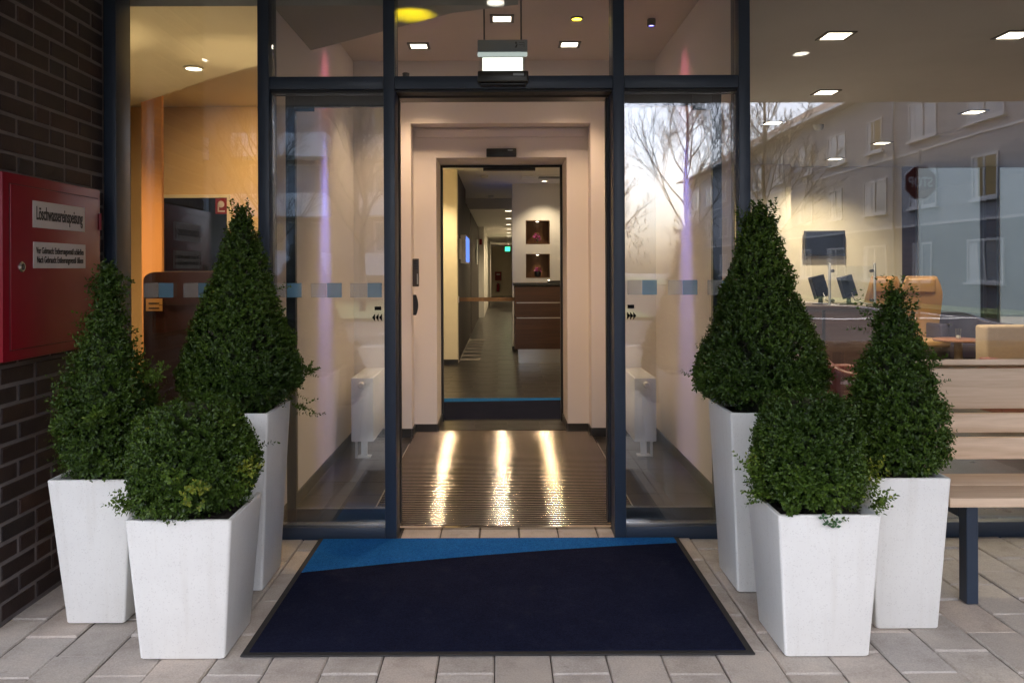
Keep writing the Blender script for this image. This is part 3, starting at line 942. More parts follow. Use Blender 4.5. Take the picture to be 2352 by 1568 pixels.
# ------------------------------------------------------------------ vestibule floor, tiles, entrance matting
MY0 = F * CAMH / (1211 - PY)
MY1 = F * CAMH / (990 - PY)
mx0, mx1 = ax(926, 1051, F * CAMH / (1051 - PY)), ax(1396, 1067, F * CAMH / (1067 - PY))
vf = structure('floor', MB().box(VL, VR, Y0 + .2, IN, -.2, -.004), MT['grout'])
tile_cache = {}
def tile(parent, x0, x1, y0, y1, z=0., g=.003):
    w, d = round(x1 - x0 - g, 3), round(y1 - y0 - g, 3)
    if w < .03 or d < .03: return
    if (w, d) not in tile_cache:
        o = MB().box(-w / 2, w / 2, -d / 2, d / 2, -.008, 0).build('tile', MT['tile'], None, .0012)
        tile_cache[(w, d)] = o.data
        bpy.data.objects.remove(o)
    o = bpy.data.objects.new('tile', tile_cache[(w, d)])
    C.objects.link(o)
    o.parent = parent
    o.location = ((x0 + x1) / 2, (y0 + y1) / 2, z + random.uniform(-.0005, .0005))
y = Y0 + .2
ys = [4.47 + .31 * k for k in range(12)]
for k in range(len(ys) - 1):
    ya, yb = ys[k], ys[k + 1]
    if ya > IN: break
    yb = min(yb, IN)
    if ya < MY1 + .02:
        yb2 = yb if yb < MY1 else yb
        tile(vf, VL + ST + .002, mx0 - .012, ya, min(yb, VB - .014))
        tile(vf, mx1 + .012, VR - ST - .002, ya, min(yb, VB - .014))
yy = MY1 + .015
x = op0 + .014
row = 0
while yy < IN + .02:
    x = (op0 if yy + .1 > RC else rl) + .014 - (.3 if row % 2 else 0)
    lo, hi = ((op0 + .014), (op1 - .014)) if yy + .1 > RC else (rl + .014, rr - .014)
    while x < hi:
        tile(vf, max(x, lo), min(x + .30, hi), yy, min(yy + .3, IN + .02))
        x += .30
    yy += .3
    row += 1
em = thing('entrance_matting', 'ribbed aluminium entrance matting with black carpet strips inside the doorway', 'doormat', ((mx0 + mx1) / 2, MY0, 0))
box_part('mat_bed', MT['strip'], em, mx0, mx1, MY0, MY1, -.003, .003)
for b in ((mx0 - .010, mx0 - .0005, MY0 - .008, MY1 + .008), (mx1 + .0005, mx1 + .010, MY0 - .008, MY1 + .008), (mx0, mx1, MY0 - .03, MY0 - .0005), (mx0, mx1, MY1 + .0005, MY1 + .008)):
    box_part('edge_trim', MT['bar'], em, *b, -.003, .011)
nb = 72
pitch = (MY1 - MY0) / nb
prof = []
hw = .0062
for k in range(9):
    a_ = math.pi * k / 8
    prof.append((-hw * math.cos(a_), .0040 + .0056 * math.sin(a_)))
bmsh = MB()
for xx in (mx0 + .001, mx1 - .001):
    pass
vs = [(mx0 + .001, py, pz) for py, pz in prof] + [(mx1 - .001, py, pz) for py, pz in prof]
n9 = len(prof)
fs = [(i, i + 1, n9 + i + 1, n9 + i) for i in range(n9 - 1)] + [tuple(range(n9 - 1, -1, -1)), tuple(range(n9, 2 * n9))]
bmsh.add([(v[0] - em.location.x, v[1], v[2]) for v in vs], fs)
o = bmsh.build('aluminium_bar', MT['bar'], None, smooth=True)
bar_me = o.data
bpy.data.objects.remove(o)
o = MB().box(mx0 + .001 - em.location.x, mx1 - .001 - em.location.x, -.0118, .0118, .003, .0064).build('carpet_strip', MT['strip'], None)
strip_me = o.data
bpy.data.objects.remove(o)
for k in range(nb):
    for nm, me, dy in (('aluminium_bar', bar_me, .25), ('carpet_strip', strip_me, .75)):
        o = bpy.data.objects.new(nm, me); C.objects.link(o); o.parent = em
        o.location = (0, (k + dy) * pitch, 0)

# ------------------------------------------------------------------ radiators
def radiator(label, x0, x1, yt, yb, valve_x, left):
    q = F * CAMH / (1047 - PY)
    Yr = q - .10
    a, b = at(x0, yt, Yr), at(x1, yb, Yr)
    t = thing('radiator', label, 'radiator', ((a.x + b.x) / 2, Yr, 0), 'radiators inside the entrance')
    L = .62
    MB().box(a.x, b.x, Yr, Yr + L, b.z, a.z).build('panel', MT['radiator'], t, .006, 2)
    g = MB()
    for k in range(12):
        g.box(a.x + .012, b.x - .012, Yr + .03 + k * .048, Yr + .06 + k * .048, a.z - .004, a.z + .003)
    tag(g.build('grille', MT['radiator'], t), kind='stuff')
    vx = (a.x + b.x) / 2
    MB().lathe([(.018, 0), (.018, -.03), (.023, -.034), (.023, -.065), (.017, -.072)], (vx, Yr, a.z - .045), 18, 'Y').build('valve_knob', MT['white'], t, smooth=True)
    MB().box(vx - .022, vx + .022, Yr + .08, Yr + .10, .012, b.z).build('foot', MT['radiator'], t)
    MB().box(vx - .05, vx + .05, Yr + .05, Yr + .13, 0.001, .012).build('foot_plate', MT['radiator'], t, .002)
    s = 1 if left else -1
    MB().lathe([(.010, 0), (.010, b.z)], (vx - s * .055, Yr + .06, 0), 10).build('pipe', MT['radiator'], t, smooth=True)
    return t
radiator('white panel radiator standing by the vestibule wall at the brick side', 806, 858, 868, 1014, 835, True)
radiator('white panel radiator standing by the vestibule wall at the lounge side', 1457, 1508, 868, 1014, 1477, False)

# ------------------------------------------------------------------ lamps
def square_lamp(label, X, Y, Zc, s, power, col, lens='lens', group=None, light='SPOT', spot=120):
    t = thing('ceiling_lamp', label, 'lamp', (X, Y, Zc), group)
    f = MB()
    o_, i_ = s / 2, s / 2 - .022
    f.box(X - o_, X - i_, Y - o_, Y + o_, Zc - .010, Zc - .0005).box(X + i_, X + o_, Y - o_, Y + o_, Zc - .010, Zc - .0005)
    f.box(X - i_ + .0003, X + i_ - .0003, Y - o_, Y - i_, Zc - .010, Zc - .0005).box(X - i_ + .0003, X + i_ - .0003, Y + i_, Y + o_, Zc - .010, Zc - .0005)
    f.build('lamp_frame', MT['trim_dark'], t)
    MB().box(X - i_ + .001, X + i_ - .001, Y - i_ + .001, Y + i_ - .001, Zc - .006, Zc - .001).build('lamp_lens', MT[lens], t)
    if power:
        if light == 'SPOT':
            lamp('SPOT', 'lamp_light', t, (X, Y, Zc - .04), power, col, s * .28, (X, Y, 0), spot, .75)
        else:
            lamp('AREA', 'lamp_light', t, (X, Y, Zc - .02), power, col, s * .8, (X, Y, 0))
    return t
def round_lamp(label, X, Y, Zc, r, power, col, lens='lens', group=None, spot=110, aim=None, ring='trim_white'):
    t = thing('ceiling_lamp', label, 'lamp', (X, Y, Zc), group)
    MB().lathe([(r, -.0005), (r, -.012), (r * .80, -.014), (r * .78, -.004)], (X, Y, Zc), 28).build('lamp_ring', MT[ring], t, smooth=True)
    MB().lathe([(r * .76, -.0075), (r * .76, -.009)], (X, Y, Zc), 24).build('lamp_lens', MT[lens], t)
    if power:
        lamp('SPOT', 'lamp_light', t, (X, Y, Zc - .04), power, col, r * .6, aim or (X, Y, 0), spot, .7)
    return t
def on_plane(x, y, Zc):
    Y = (Zc - CAMH) * F / (PY - y)
    p = at(x, y, Y)
    return p.x, Y
WARM = (1.0, .72, .46)
for (x, y, lb) in ((962, 104, 'square recessed ceiling lamp left of the exit light'), (1153, 42, 'square recessed ceiling lamp between the exit light rods'), (1308, 102, 'square recessed ceiling lamp right of the exit light')):
    X, Y = on_plane(x, y, VC)
    square_lamp(lb, X, Y, VC, .17, 36, (1.0, .69, .43), group='square lamps in the vestibule ceiling', spot=100)
X, Y = on_plane(1325, 42, VC)
yl = round_lamp('small glowing yellow spot lamp in the vestibule ceiling', X, Y, VC, .045, 2.5, (1, .75, .1), 'lens_yellow', spot=100, ring='trim_dark')
# colour wash lamps that tint both side walls
for sgn, XW, lb in ((1, VL, 'small coloured wash lamp over the vestibule wall at the brick side'), (-1, VR, 'small coloured wash lamp over the vestibule wall at the lounge side')):
    Xl, Yl = XW + sgn * .24, 5.72
    t = thing('wash_lamp', lb, 'lamp', (Xl, Yl, VC), 'colour wash lamps by the vestibule walls')
    MB().lathe([(.030, -.0005), (.030, -.05), (.022, -.05), (.022, -.03)], (Xl, Yl, VC), 16).build('lamp_can', MT['trim_dark'], t, smooth=True)
    MB().lathe([(.021, -.040), (.021, -.042)], (Xl, Yl, VC), 14).build('lamp_lens', MT['lens_blue'], t)
    lamp('SPOT', 'lamp_light', t, (Xl, Yl, VC - .06), 250, (.22, .22, 1.0), .07, (XW, Yl, 1.15), 17, 1.0)
    lamp('SPOT', 'lamp_light', t, (Xl, Yl + .04, VC - .06), 2.6, (1.0, .16, .28), .09, (XW, Yl + .02, VC - .50), 62, 1.0)

# exterior soffit lamps, seen mirrored in the glass
for X, Y, lb in ((-2.82, 1.05, 'round downlight in the canopy soffit near the brick pier'), (-.03, 2.62, 'round downlight in the canopy soffit before the doorway'), (2.8, 1.15, 'round downlight in the canopy soffit on the bench side')):
    round_lamp(lb, X, Y, SOFF, .085, 10, (1, .86, .68), 'lens_soffit', 'canopy downlights', 110)

# ------------------------------------------------------------------ diagonal lowered ceiling panel behind the glass
DH = az(310, 240, 7.0)
dl = MB()
pA, pB = (ax(310, 240, 7.0), 7.0), (ax(1190, 2, Y0 + .17), Y0 + .17)
# part left of the vestibule wall, and part inside the vestibule
DIAG = [pA]
for xx, yy_ in ((372, 217), (480, 180), (590, 148), (700, 118), (790, 95), (890, 69), (1040, 30)):
    Yd = (DH - CAMH) * F / (PY - yy_)
    q = at(xx, yy_, Yd)
    DIAG.append((q.x, Yd))
DIAG.append(pB)
def on_line(X):
    for (xa, ya), (xb, yb) in zip(DIAG, DIAG[1:]):
        if xa <= X <= xb:
            return ya + (X - xa) / (xb - xa) * (yb - ya)
    return Y0 + .2
dp1 = thing('lowered_ceiling', 'pale lowered ceiling panel with diagonal edge in the orange side room', 'ceiling panel', (-2.2, Y0 + .2, DH))
MB().prism([(VL - .051, Y0 + .165), (VL - .051, on_line(VL - .05))] + [q for q in DIAG if q[0] < VL - .06][::-1] + [(-4.39, 7.6), (-4.39, Y0 + .165)], DH, DH + .06).build('panel', MT['cream'], dp1)
dp2 = thing('lowered_ceiling', 'grey lowered ceiling panel with diagonal edge above the doorway', 'ceiling panel', (-.6, Y0 + .2, DH))
MB().prism([(VL + .0005, Y0 + .165), (pB[0], Y0 + .165)] + [q for q in DIAG[:-1] if q[0] > VL + .01][::-1] + [(VL + .0005, on_line(VL))], DH, DH + .06).build('panel', MT['panel_grey'], dp2)
# yellow spot lamp throwing its glow on the panel
gx = at(938, 30, 4.55)
ys_ = thing('spot_lamp', 'small yellow spot lamp on the transom that lights the diagonal panel', 'lamp', (gx.x, Y0 + .145, tz1 + .02))
MB().lathe([(.016, 0), (.020, .05), (.017, .05)], (gx.x, Y0 + .165, tz1 + .005), 14).build('lamp_can', MT['black'], ys_, smooth=True)
lamp('SPOT', 'lamp_light', ys_, (gx.x, Y0 + .165, tz1 + .06), 13.0, (1, .76, .0), .008, (gx.x + .02, 4.58, DH), 42, 1.0)

# ------------------------------------------------------------------ orange side room on the left
LB = 8.4
structure('floor', MB().box(-5.6, VL - .05, Y0 + .165, LB, -.2, 0), MT['tile'])
structure('ceiling', MB().box(-5.6, VL - .05, Y0 + .165, LB, az(480, 246, LB), 3.6), MT['cream'])
structure('wall', MB().box(-5.6, VL - .05, LB, LB + .15, 0, 3.6), MT['ochre'])
structure('wall', MB().box(-5.6, -4.4, Y0 + .165, LB, 0, DH - .001), MT['wenge'])
OY = 6.9
oc = thing('column', 'orange plastered column in the side room behind the corner glass', 'column', (ax(350, 620, OY), OY, 0))
MB().box(ax(325, 620, OY), ax(373, 620, OY), OY, OY + .04, 0, 3.3).build('shaft', MT['orange'], oc, .004)
a, b = at(376, 455, LB - .03), at(522, 622, LB - .03)
sc = thing('wall_screen', 'large dark screen in a pale frame on the ochre wall', 'screen', ((a.x + b.x) / 2, LB - .04, (a.z + b.z) / 2))
MB().box(a.x - .02, b.x + .035, LB - .03, LB - .001, b.z - .03, a.z + .035).build('screen_frame', MT['cream'], sc, .004)
MB().box(a.x, b.x, LB - .04, LB - .0305, b.z, a.z).build('screen_glass', MT['screen_off'], sc, .002)
# dark counter in the side room
CKY = 6.0
ck = thing('side_counter', 'dark brown counter with a rounded corner in the side room', 'counter', (ax(450, 620, CKY), CKY, 0))
zc_ = az(450, 624, CKY)
cx0, cx1 = ax(329, 620, CKY), VL - .06
prf = [(cx1, CKY, .0), (cx1, CKY, zc_), (cx0 + .10, CKY, zc_)] + [(cx0 + .10 - .10 * math.sin(t * math.pi / 12), CKY, zc_ - .06 + .06 * math.cos(t * math.pi / 12)) for t in range(1, 7)] + [(cx0, CKY, 0)]
MB().extrude(prf, (0, .55, 0)).build('counter_body', MT['counter_dark'], ck)
MB().box(cx0 + .12, cx1, CKY - .012, CKY - .0005, zc_ - .25, zc_ - .245).build('panel_joint', MT['black'], ck)
a, b = at(334, 686, CKY - .02), at(371, 714, CKY - .02)
lbn = thing('info_plate', 'small tan paper notice on the dark side counter', 'notice', ((a.x + b.x) / 2, CKY - .01, b.z))
MB().box(a.x, b.x, CKY - .012, CKY - .0005, b.z, a.z).build('paper', MT['tan'], lbn)
MB().box(a.x + .02, b.x - .02, CKY - .0135, CKY - .0122, b.z + .015, b.z + .025).box(a.x + .02, b.x - .02, CKY - .0135, CKY - .0122, a.z - .04, a.z - .03).build('printed_lines', MT['black_ink'], lbn)
# fire hose sign
a, b = at(494, 456, LB - .06), at(520, 491, LB - .06)
fs_ = thing('fire_sign', 'red square fire hose sign over the dark screen', 'sign', ((a.x + b.x) / 2, LB - .05, (a.z + b.z) / 2))
MB().box(a.x, b.x, LB - .050, LB - .045, b.z, a.z).build('plate', MT['red_sign'], fs_)
cxs, czs = (a.x + b.x) / 2, (a.z + b.z) / 2
MB().lathe([(.035, 0), (.035, .002)], (cxs - .0, LB - .053, czs + .02), 16, 'Y').box(cxs - .035, cxs - .02, LB - .053, LB - .0505, czs - .06, czs + .02).box(cxs - .03, cxs + .04, LB - .053, LB - .0505, czs - .06, czs - .045).build('hose_symbol', MT['sign_white'], fs_)
ORG = (1.0, .60, .26)
X, Y = on_plane(445, 152, DH)
round_lamp('round downlight in the pale diagonal panel of the side room', X, Y, DH, .07, 14, ORG, 'lens_warm', spot=140)
for X, Y, pw, wh in ((-1.70, 5.40, 32, 'beside the vestibule wall'), (-2.55, 4.85, 46, 'behind the brick pier')):  # uplights added out of sight to make the glow on the panel
    t = thing('added_uplight', 'added hidden low uplight on the side room floor ' + wh, 'lamp', (X, Y, 0), 'added uplights in the side room')
    MB().lathe([(.06, 0), (.06, .02), (.045, .03), (.05, .16), (.044, .16), (.04, .12)], (X, Y, 0.0005), 16).build('lamp_can', MT['black'], t, smooth=True)
    lamp('SPOT', 'lamp_light', t, (X, Y, .19), pw * 1.6, (1, .74, .38), .03, (X, Y, 3), 24, 1.0)
    lamp('SPOT', 'lamp_light', t, (X, Y, .20), pw * .65, (1, .74, .38), .03, (X - .2, Y, 3), 110, 1.0)
t = square_lamp('added unseen square lamp in the higher ceiling beyond the diagonal panel edge', -1.95, 6.9, az(480, 246, LB), .16, 0, ORG, 'lens_warm')  # lamp added out of view to brighten the ochre wall
lamp('SPOT', 'lamp_light', t, (-1.95, 6.9, az(480, 246, LB) - .05), 75, (1.0, .66, .30), .05, (-2.3, LB, 1.6), 110, 1.0)
square_lamp('added unseen square lamp under the diagonal panel in the side room', -3.6, 5.6, DH, .2, 120, ORG, 'lens_warm', spot=150)  # lamp added out of frame to brighten the column and room

# ------------------------------------------------------------------ lobby and corridor beyond the inner doorway
LW = F * CAMH / (836 - PY)                # cream wall plane
NW = F * CAMH / (805 - PY)                # niche wall plane
WX = ax(1050, 620, LW)                    # timber wall plane
LCZ = 2.93
lf = structure('floor', MB().box(-1.29, 1.95, IN + .001, 45, -.2, -.004), MT['grout'])
yy = IN + .022
row = 0
while yy < LW + 4.5:
    x = -1.24 - (.3 if row % 2 else 0)
    while x < 1.9:
        if yy < LW + .1 or (-.75 < x < .5):
            tile(lf, max(x, -1.24), x + .6, yy, yy + .3)
        x += .6
    yy += .3
    row += 1
structure('corridor_floor', MB().box(-.75, 1.0, yy, 44.4, -.1, 0), MT['tile'])
structure('ceiling', MB().box(-1.29, 1.949, IN + .1, 17.0, LCZ, 3.6), MT['white'])
structure('ceiling', MB().box(-1.2, 2.6, 17.0, 44.5, 2.70, 3.6), MT['white'])
structure('beam', MB().box(op0 - .4, op1 + .4, IN + .35, IN + .55, LCZ - .02, LCZ - .001), MT['cream'])
structure('wall', MB().box(-1.29, WX, LW, LW + .3, 0, 3.6), MT['cream'])
structure('skirting', MB().box(-1.24, WX + .012, LW - .012, LW - .0005, 0, .075), MT['skirting'])
structure('wall', MB().box(-1.29, -1.25, IN + .101, LW, 0, 3.6), MT['cream'])
structure('wall', MB().box(1.95, 2.0, IN + .101, 17, 0, 3.6), MT['cream'])
tw = thing('timber_wall', 'dark timber panelled wall along the lobby corridor', 'wall', (WX, LW + .3, 0))
for k, (ya, yb) in enumerate(((LW + .301, 15.2), (15.21, 17.6), (17.9, 20.6), (20.61, 24.0))):
    box_part('panel', MT['wenge'], tw, WX - .3, WX - random.uniform(0, .003), ya, yb, .0, LCZ - .002 if yb < 17 else 2.69)
box_part('door_leaf', MT['walnut'], tw, WX - .3, WX - .04, 17.601, 17.899, 0, 2.3)
structure('wall', MB().box(-1.2, -.50, 24.01, 44.5, 0, 2.699), MT['white'])
structure('wall', MB().box(-.5, 2.6, 44.0, 44.3, 0, 2.699), MT['cream'])
nx0 = ax(1177, 620, NW)
# niche wall built round its two openings
na, nb_ = ax(1208, 620, NW), ax(1263, 620, NW)
n1 = (az(1236, 560.5, NW), az(1236, 506, NW)); n2 = (az(1236, 638, NW), az(1236, 583, NW))
nw = MB()
nw.box(nx0, na, NW, NW + .3, 0, LCZ - .001).box(nb_, 1.945, NW, NW + .3, 0, LCZ - .001)
nw.box(na + .0004, nb_ - .0004, NW, NW + .3, 0, n2[0]).box(na + .0004, nb_ - .0004, NW, NW + .3, n2[1], n1[0]).box(na + .0004, nb_ - .0004, NW, NW + .3, n1[1], LCZ - .001)
structure('wall', nw, MT['white'])
structure('wall', MB().box(1.0, 1.3, NW + .301, 44, 0, 2.699), MT['white'])
structure('skirting', MB().box(nx0 - .012, nx0 + .25, NW - .012, NW - .0005, 0, .075), MT['skirting'])
for (za, zb), lb, pl in ((n1, 'upper', 'green and violet potted flower in the upper lit wall niche'), (n2, 'lower', 'pink potted flower in the lower lit wall niche')):
    t = thing('wall_niche', f'{lb} lit timber niche in the pale wall behind the counter', 'niche', ((na + nb_) / 2, NW + .1, za), 'lit niches behind the counter')
    box_part('back_panel', MT['niche'], t, na, nb_, NW + .28, NW + .299, za, zb)
    for b in ((na + .0005, na + .012, NW - .004, NW + .2795, za + .0005, zb - .0005), (nb_ - .012, nb_ - .0005, NW - .004, NW + .2795, za + .0005, zb - .0005),
              (na + .0125, nb_ - .0125, NW - .004, NW + .2795, za + .0005, za + .012), (na + .0125, nb_ - .0125, NW - .004, NW + .2795, zb - .012, zb - .0005)):
        box_part('lining_board', MT['niche'], t, *b)
    xm = (na + nb_) / 2
    MB().lathe([(.022, 0), (.022, -.008)], (xm, NW + .16, zb - .0125), 14).build('lamp_lens', MT['lens'], t)
    lamp('SPOT', 'lamp_light', t, (xm, NW + .16, zb - .03), 1.6, WARM, .015, (xm, NW + .2, za), 70, .8)
    f = thing('flower_pot', pl, 'plant', (xm, NW + .13, za + .012), 'potted flowers in the niches')
    MB().lathe([(.03, 0), (.05, .01), (.06, .06), (.052, .095), (.046, .095), (.05, .06), (.03, .012)], (xm, NW + .13, za + .0125), 16).build('bowl', MT['glass_clear'] if lb == 'upper' else MT['black'], f, smooth=True)
    fb = MB()
    for k in range(26):
        c = Vector((xm + random.gauss(0, .035), NW + .13 + random.gauss(0, .03), za + .125 + random.gauss(0, .028)))
        d = Vector((random.gauss(0, 1), random.gauss(0, 1), random.gauss(0, 1))).normalized()
        u = d.orthogonal().normalized() * .018; w = d.cross(u.normalized()) * .018
        fb.quad(c - u - w, c + u - w, c + u + w, c - u + w)
    tag(fb.build('blossom', MT['petal'], f), kind='stuff')
    st_ = MB()
    for k in range(8):
        st_.tube([(xm, NW + .13, za + .03), (xm + random.gauss(0, .02), NW + .13, za + .08), (xm + random.gauss(0, .04), NW + .13, za + .12)], .004, 5)
    tag(st_.build('stem', MT['stem'], f), kind='stuff')
# reception counter
rc = thing('reception_counter', 'dark walnut reception counter with two metal strips and steel plinth', 'counter', (ax(1240, 620, LW), LW, 0))
rx0 = ax(1182, 620, LW + .1)
ctz = az(1240, 650, LW + .1)
RY = LW + .1
zs = [.205, az(1240, 730, RY), az(1240, 695, RY), ctz - .04]
for k in range(3):
    box_part('panel', MT['walnut'], rc, rx0, 1.9, RY, RY + .7, zs[k] + .008, zs[k + 1] - .008)
    if k < 2: box_part('metal_strip', MT['steel'], rc, rx0 + .03, 1.9, RY + .004, RY + .5, zs[k + 1] - .0075, zs[k + 1] + .0075)
box_part('counter_top', MT['black'], rc, rx0 - .02, 1.93, RY - .02, RY + .75, ctz - .035, ctz)
box_part('plinth', MT['steel'], rc, ax(1190, 620, RY), 1.88, RY + .03, RY + .65, 0, .212)
dl_ = at(1257, 644, RY + .25)
tl = thing('desk_lamp', 'low black desk lamp with a tiny light on the reception counter', 'lamp', (dl_.x, RY + .25, ctz))
MB().box(dl_.x, dl_.x + .35, RY + .2, RY + .26, ctz + .001, ctz + .035).build('lamp_body', MT['black'], tl, .004)
MB().lathe([(.012, 0), (.012, .008)], (dl_.x + .02, RY + .205, ctz + .036), 10).build('lamp_lens', MT['lens'], tl)
br = thing('barrier_rail', 'brown barrier rail across the passage beside the reception counter', 'barrier', (0, RY + .2, az(1115, 689, RY)))
box_part('rail', MT['niche'], br, WX + .002, rx0 - .002, RY + .2, RY + .235, az(1115, 693, RY), az(1115, 684, RY))
box_part('end_bracket', MT['steel'], br, WX + .0005, WX + .012, RY + .19, RY + .245, az(1115, 696, RY), az(1115, 681, RY))
# indoor mat past the inner door
def wave_mat(name, label, X0, X1, Y0_, Y1_, Z, th, blue_at):
    t = thing(name, label, 'doormat', ((X0 + X1) / 2, (Y0_ + Y1_) / 2, Z))
    e = .028
    MB().box(X0, X1, Y0_, Y1_, Z + .001, Z + th * .6).build('rubber_edge', MT['mat_edge'], t, .003)
    pts = [(X0 + e + (X1 - X0 - 2 * e) * k / 24, Y0_ + (Y1_ - Y0_) * blue_at(k / 24)) for k in range(25)]
    navy = [(X0 + e, Y0_ + e), (X1 - e, Y0_ + e)] + pts[::-1]
    blue = pts + [(X1 - e, Y1_ - e * .7), (X0 + e, Y1_ - e * .7)]
    MB().prism(navy, Z + th * .5, Z + th).build('navy_field', MT['mat_navy'], t)
    MB().prism(blue, Z + th * .5, Z + th).build('blue_wave', MT['mat_blue'], t)
    return t
FB = F * CAMH / (915 - PY)
wave_mat('doormat', 'navy doormat with blue wave inside the inner doorway', -1.15, 1.2, IN + .03, FB, 0, .009, lambda t: .77 + .13 * t)
# lobby lamps, display, alarms
square_lamp('lobby ceiling lamp near the reception counter', ax(1240, 400, 11.0) + .5, 11.0, LCZ, .2, 58, (1, .78, .50), spot=150)
square_lamp('lobby ceiling lamp close behind the inner doorway', 1.25, 9.4, LCZ, .2, 38, (1, .78, .50), spot=150)
round_lamp('lobby wall washer lamp by the pale niche wall', .75, 13.7, LCZ, .06, 26, (1, .80, .52), spot=110)
round_lamp('lobby lamp lighting the cream wall end', -.95, 11.4, LCZ, .06, 60, (1, .78, .42), spot=120)
for k in range(7):
    Y = 17.4 + 2.6 * k if k < 6 else 39.5
    round_lamp(('nearest', 'second', 'third', 'fourth', 'fifth', 'sixth', 'farthest')[k] + ' round downlight in the long row along the corridor ceiling', ax(1168, 500, Y), Y, 2.70, .10, 45, (1, .78, .48), 'lens', 'corridor ceiling downlights', 140)
vt = thing('air_vent', 'white slotted air vent in the lobby ceiling by the niches', 'vent', (.62, 13.0, LCZ))
box_part('vent_frame', MT['trim_white'], vt, .35, 1.6, 12.85, 13.25, LCZ - .02, LCZ - .001)
for k in range(4):
    box_part('slot', MT['black'], vt, .62, 1.5, 12.92 + k * .08, 12.95 + k * .08, LCZ - .024, LCZ - .0195)
for x, y, Y, lb in ((1113, 412, 12.9, 'white smoke detector on the lobby ceiling'), (1128, 458, 16.4, 'white smoke detector on the beam before the corridor')):
    X = ax(x, y, Y)
    t = thing('smoke_detector', lb, 'smoke detector', (X, Y, LCZ), 'smoke detectors in the lobby')
    MB().lathe([(.06, -.0005), (.06, -.03), (.04, -.05), (.02, -.055)], (X, Y, LCZ), 18).build('detector_body', MT['trim_white'], t, smooth=True)
dsp = thing('info_display', 'glowing blue information display on the dark timber wall', 'display', (WX, 13.4, az(1065, 604, 13.4)))
za, zb = az(1065, 604, 13.3), az(1065, 540, 13.3)
box_part('display_case', MT['trim_white'], dsp, WX + .001, WX + .085, 13.2, 14.6, za, zb)
box_part('display_screen', MT['screen_blue'], dsp, WX + .086, WX + .092, 13.22, 14.58, za + .02, zb - .02)
nt_ = thing('notice_board', 'white paper notice board before the blue display', 'notice', (WX, 13.0, za + .05))
box_part('board', MT['trim_white'], nt_, WX + .001, WX + .02, 12.75, 13.1, za + .06, zb - .08)
nt2 = thing('door_plate', 'narrow pale plate on the dark timber at the corridor mouth', 'notice', (WX, 21.4, 1.4))
box_part('plate', MT['grey_plastic'], nt2, WX + .001, WX + .02, 21.4, 22.6, az(1094, 607, 22), az(1094, 549, 22))
rs = thing('fire_sign', 'small red fire sign at the corridor mouth', 'sign', (-.55, 24.0, 2.0))
a, b = at(1101, 549, 24.0), at(1107, 562, 24.0)
box_part('plate', MT['red_sign'], rs, a.x, b.x, 23.985, 24.005, b.z, a.z)
es = thing('exit_light', 'green running man exit sign at the corridor end', 'exit sign', (ax(1165, 571, 30), 30, 2.4))
a, b = at(1160, 567, 30), at(1171.5, 577, 30)
box_part('lit_panel', MT['exit_green'], es, a.x, b.x, 29.99, 30.01, b.z, a.z)
box_part('rod', MT['steel'], es, (a.x + b.x) / 2 - .006, (a.x + b.x) / 2 + .006, 29.995, 30.005, a.z + .0005, 2.699)
a, b = at(1137, 624, 43.9), at(1152, 644, 43.9)
hc = thing('hose_cabinet', 'small dark red hose cabinet on the end wall of the corridor', 'cabinet', ((a.x + b.x) / 2, 43.9, b.z))
box_part('housing', MT['red'], hc, a.x, b.x, 43.8, 43.999, b.z, a.z)
box_part('label_plate', MT['sign_white'], hc, a.x + .08, b.x - .08, 43.79, 43.7995, a.z - .18, a.z - .1)
a, b = at(1139, 647, 43.8), at(1149, 670, 43.8)
fe = thing('fire_extinguisher', 'red fire extinguisher under the hose cabinet', 'extinguisher', ((a.x + b.x) / 2, 43.85, b.z))
xm = (a.x + b.x) / 2
MB().lathe([(.08, 0), (.085, .02), (.085, .38), (.05, .44), (.025, .46)], (xm, 43.88, b.z), 14).build('cylinder_body', MT['red'], fe, smooth=True)
MB().box(xm - .07, xm + .03, 43.86, 43.9, b.z + .461, b.z + .50).build('handle', MT['black'], fe)
MB().tube([(xm + .03, 43.88, b.z + .47), (xm + .12, 43.84, b.z + .4), (xm + .1, 43.82, b.z + .15)], .012, 6).build('hose', MT['black'], fe)

# ------------------------------------------------------------------ lounge behind the right-hand glass
LO0, LO1, LOY = VR + .05, 9.4, 13.5
LOC = 3.115
wx0, wx1 = ax(1800, 620, LOY), ax(2072, 620, LOY)
PX_ = 2.05
structure('floor', MB().box(LO0, LO1, Y0 + .165, IN + .1, -.2, 0), MT['tile'])
structure('floor', MB().box(PX_, LO1, IN + .1005, LOY + .2, -.2, 0), MT['tile'])
structure('ceiling', MB().box(LO0, LO1, Y0 + .165, IN + .1, LOC, 3.6), MT['lounge_ceil'])
structure('ceiling', MB().box(PX_, LO1, IN + .1005, LOY + .2, LOC, 3.6), MT['lounge_ceil'])
structure('wall', MB().box(2.001, PX_, IN + .1, LOY, 0, LOC - .001), MT['white'])
structure('wall', MB().box(LO0, 2.0, IN + .1, IN + .1005, 0, LOC - .001), MT['white'])
structure('wall', MB().box(PX_ + .001, wx1, LOY, LOY + .2, 0, LOC - .001), MT['cream'])
structure('wall', MB().box(PX_ + .001, wx0, LOY - .35, LOY - .0005, 0, LOC - .001), MT['cream'])
structure('wall', MB().box(LO1 - .1, LO1, Y0 + .165, LOY + .2, 0, LOC - .001), MT['white'])
wf = thing('lounge_window', 'dark framed window with pale blue view behind the armchair', 'window', (ax(2200, 620, LOY), LOY, 0))
box_part('mullion', MT['walnut'], wf, wx1 + .001, ax(2104, 620, LOY), LOY, LOY + .18, 0, LOC - .001)
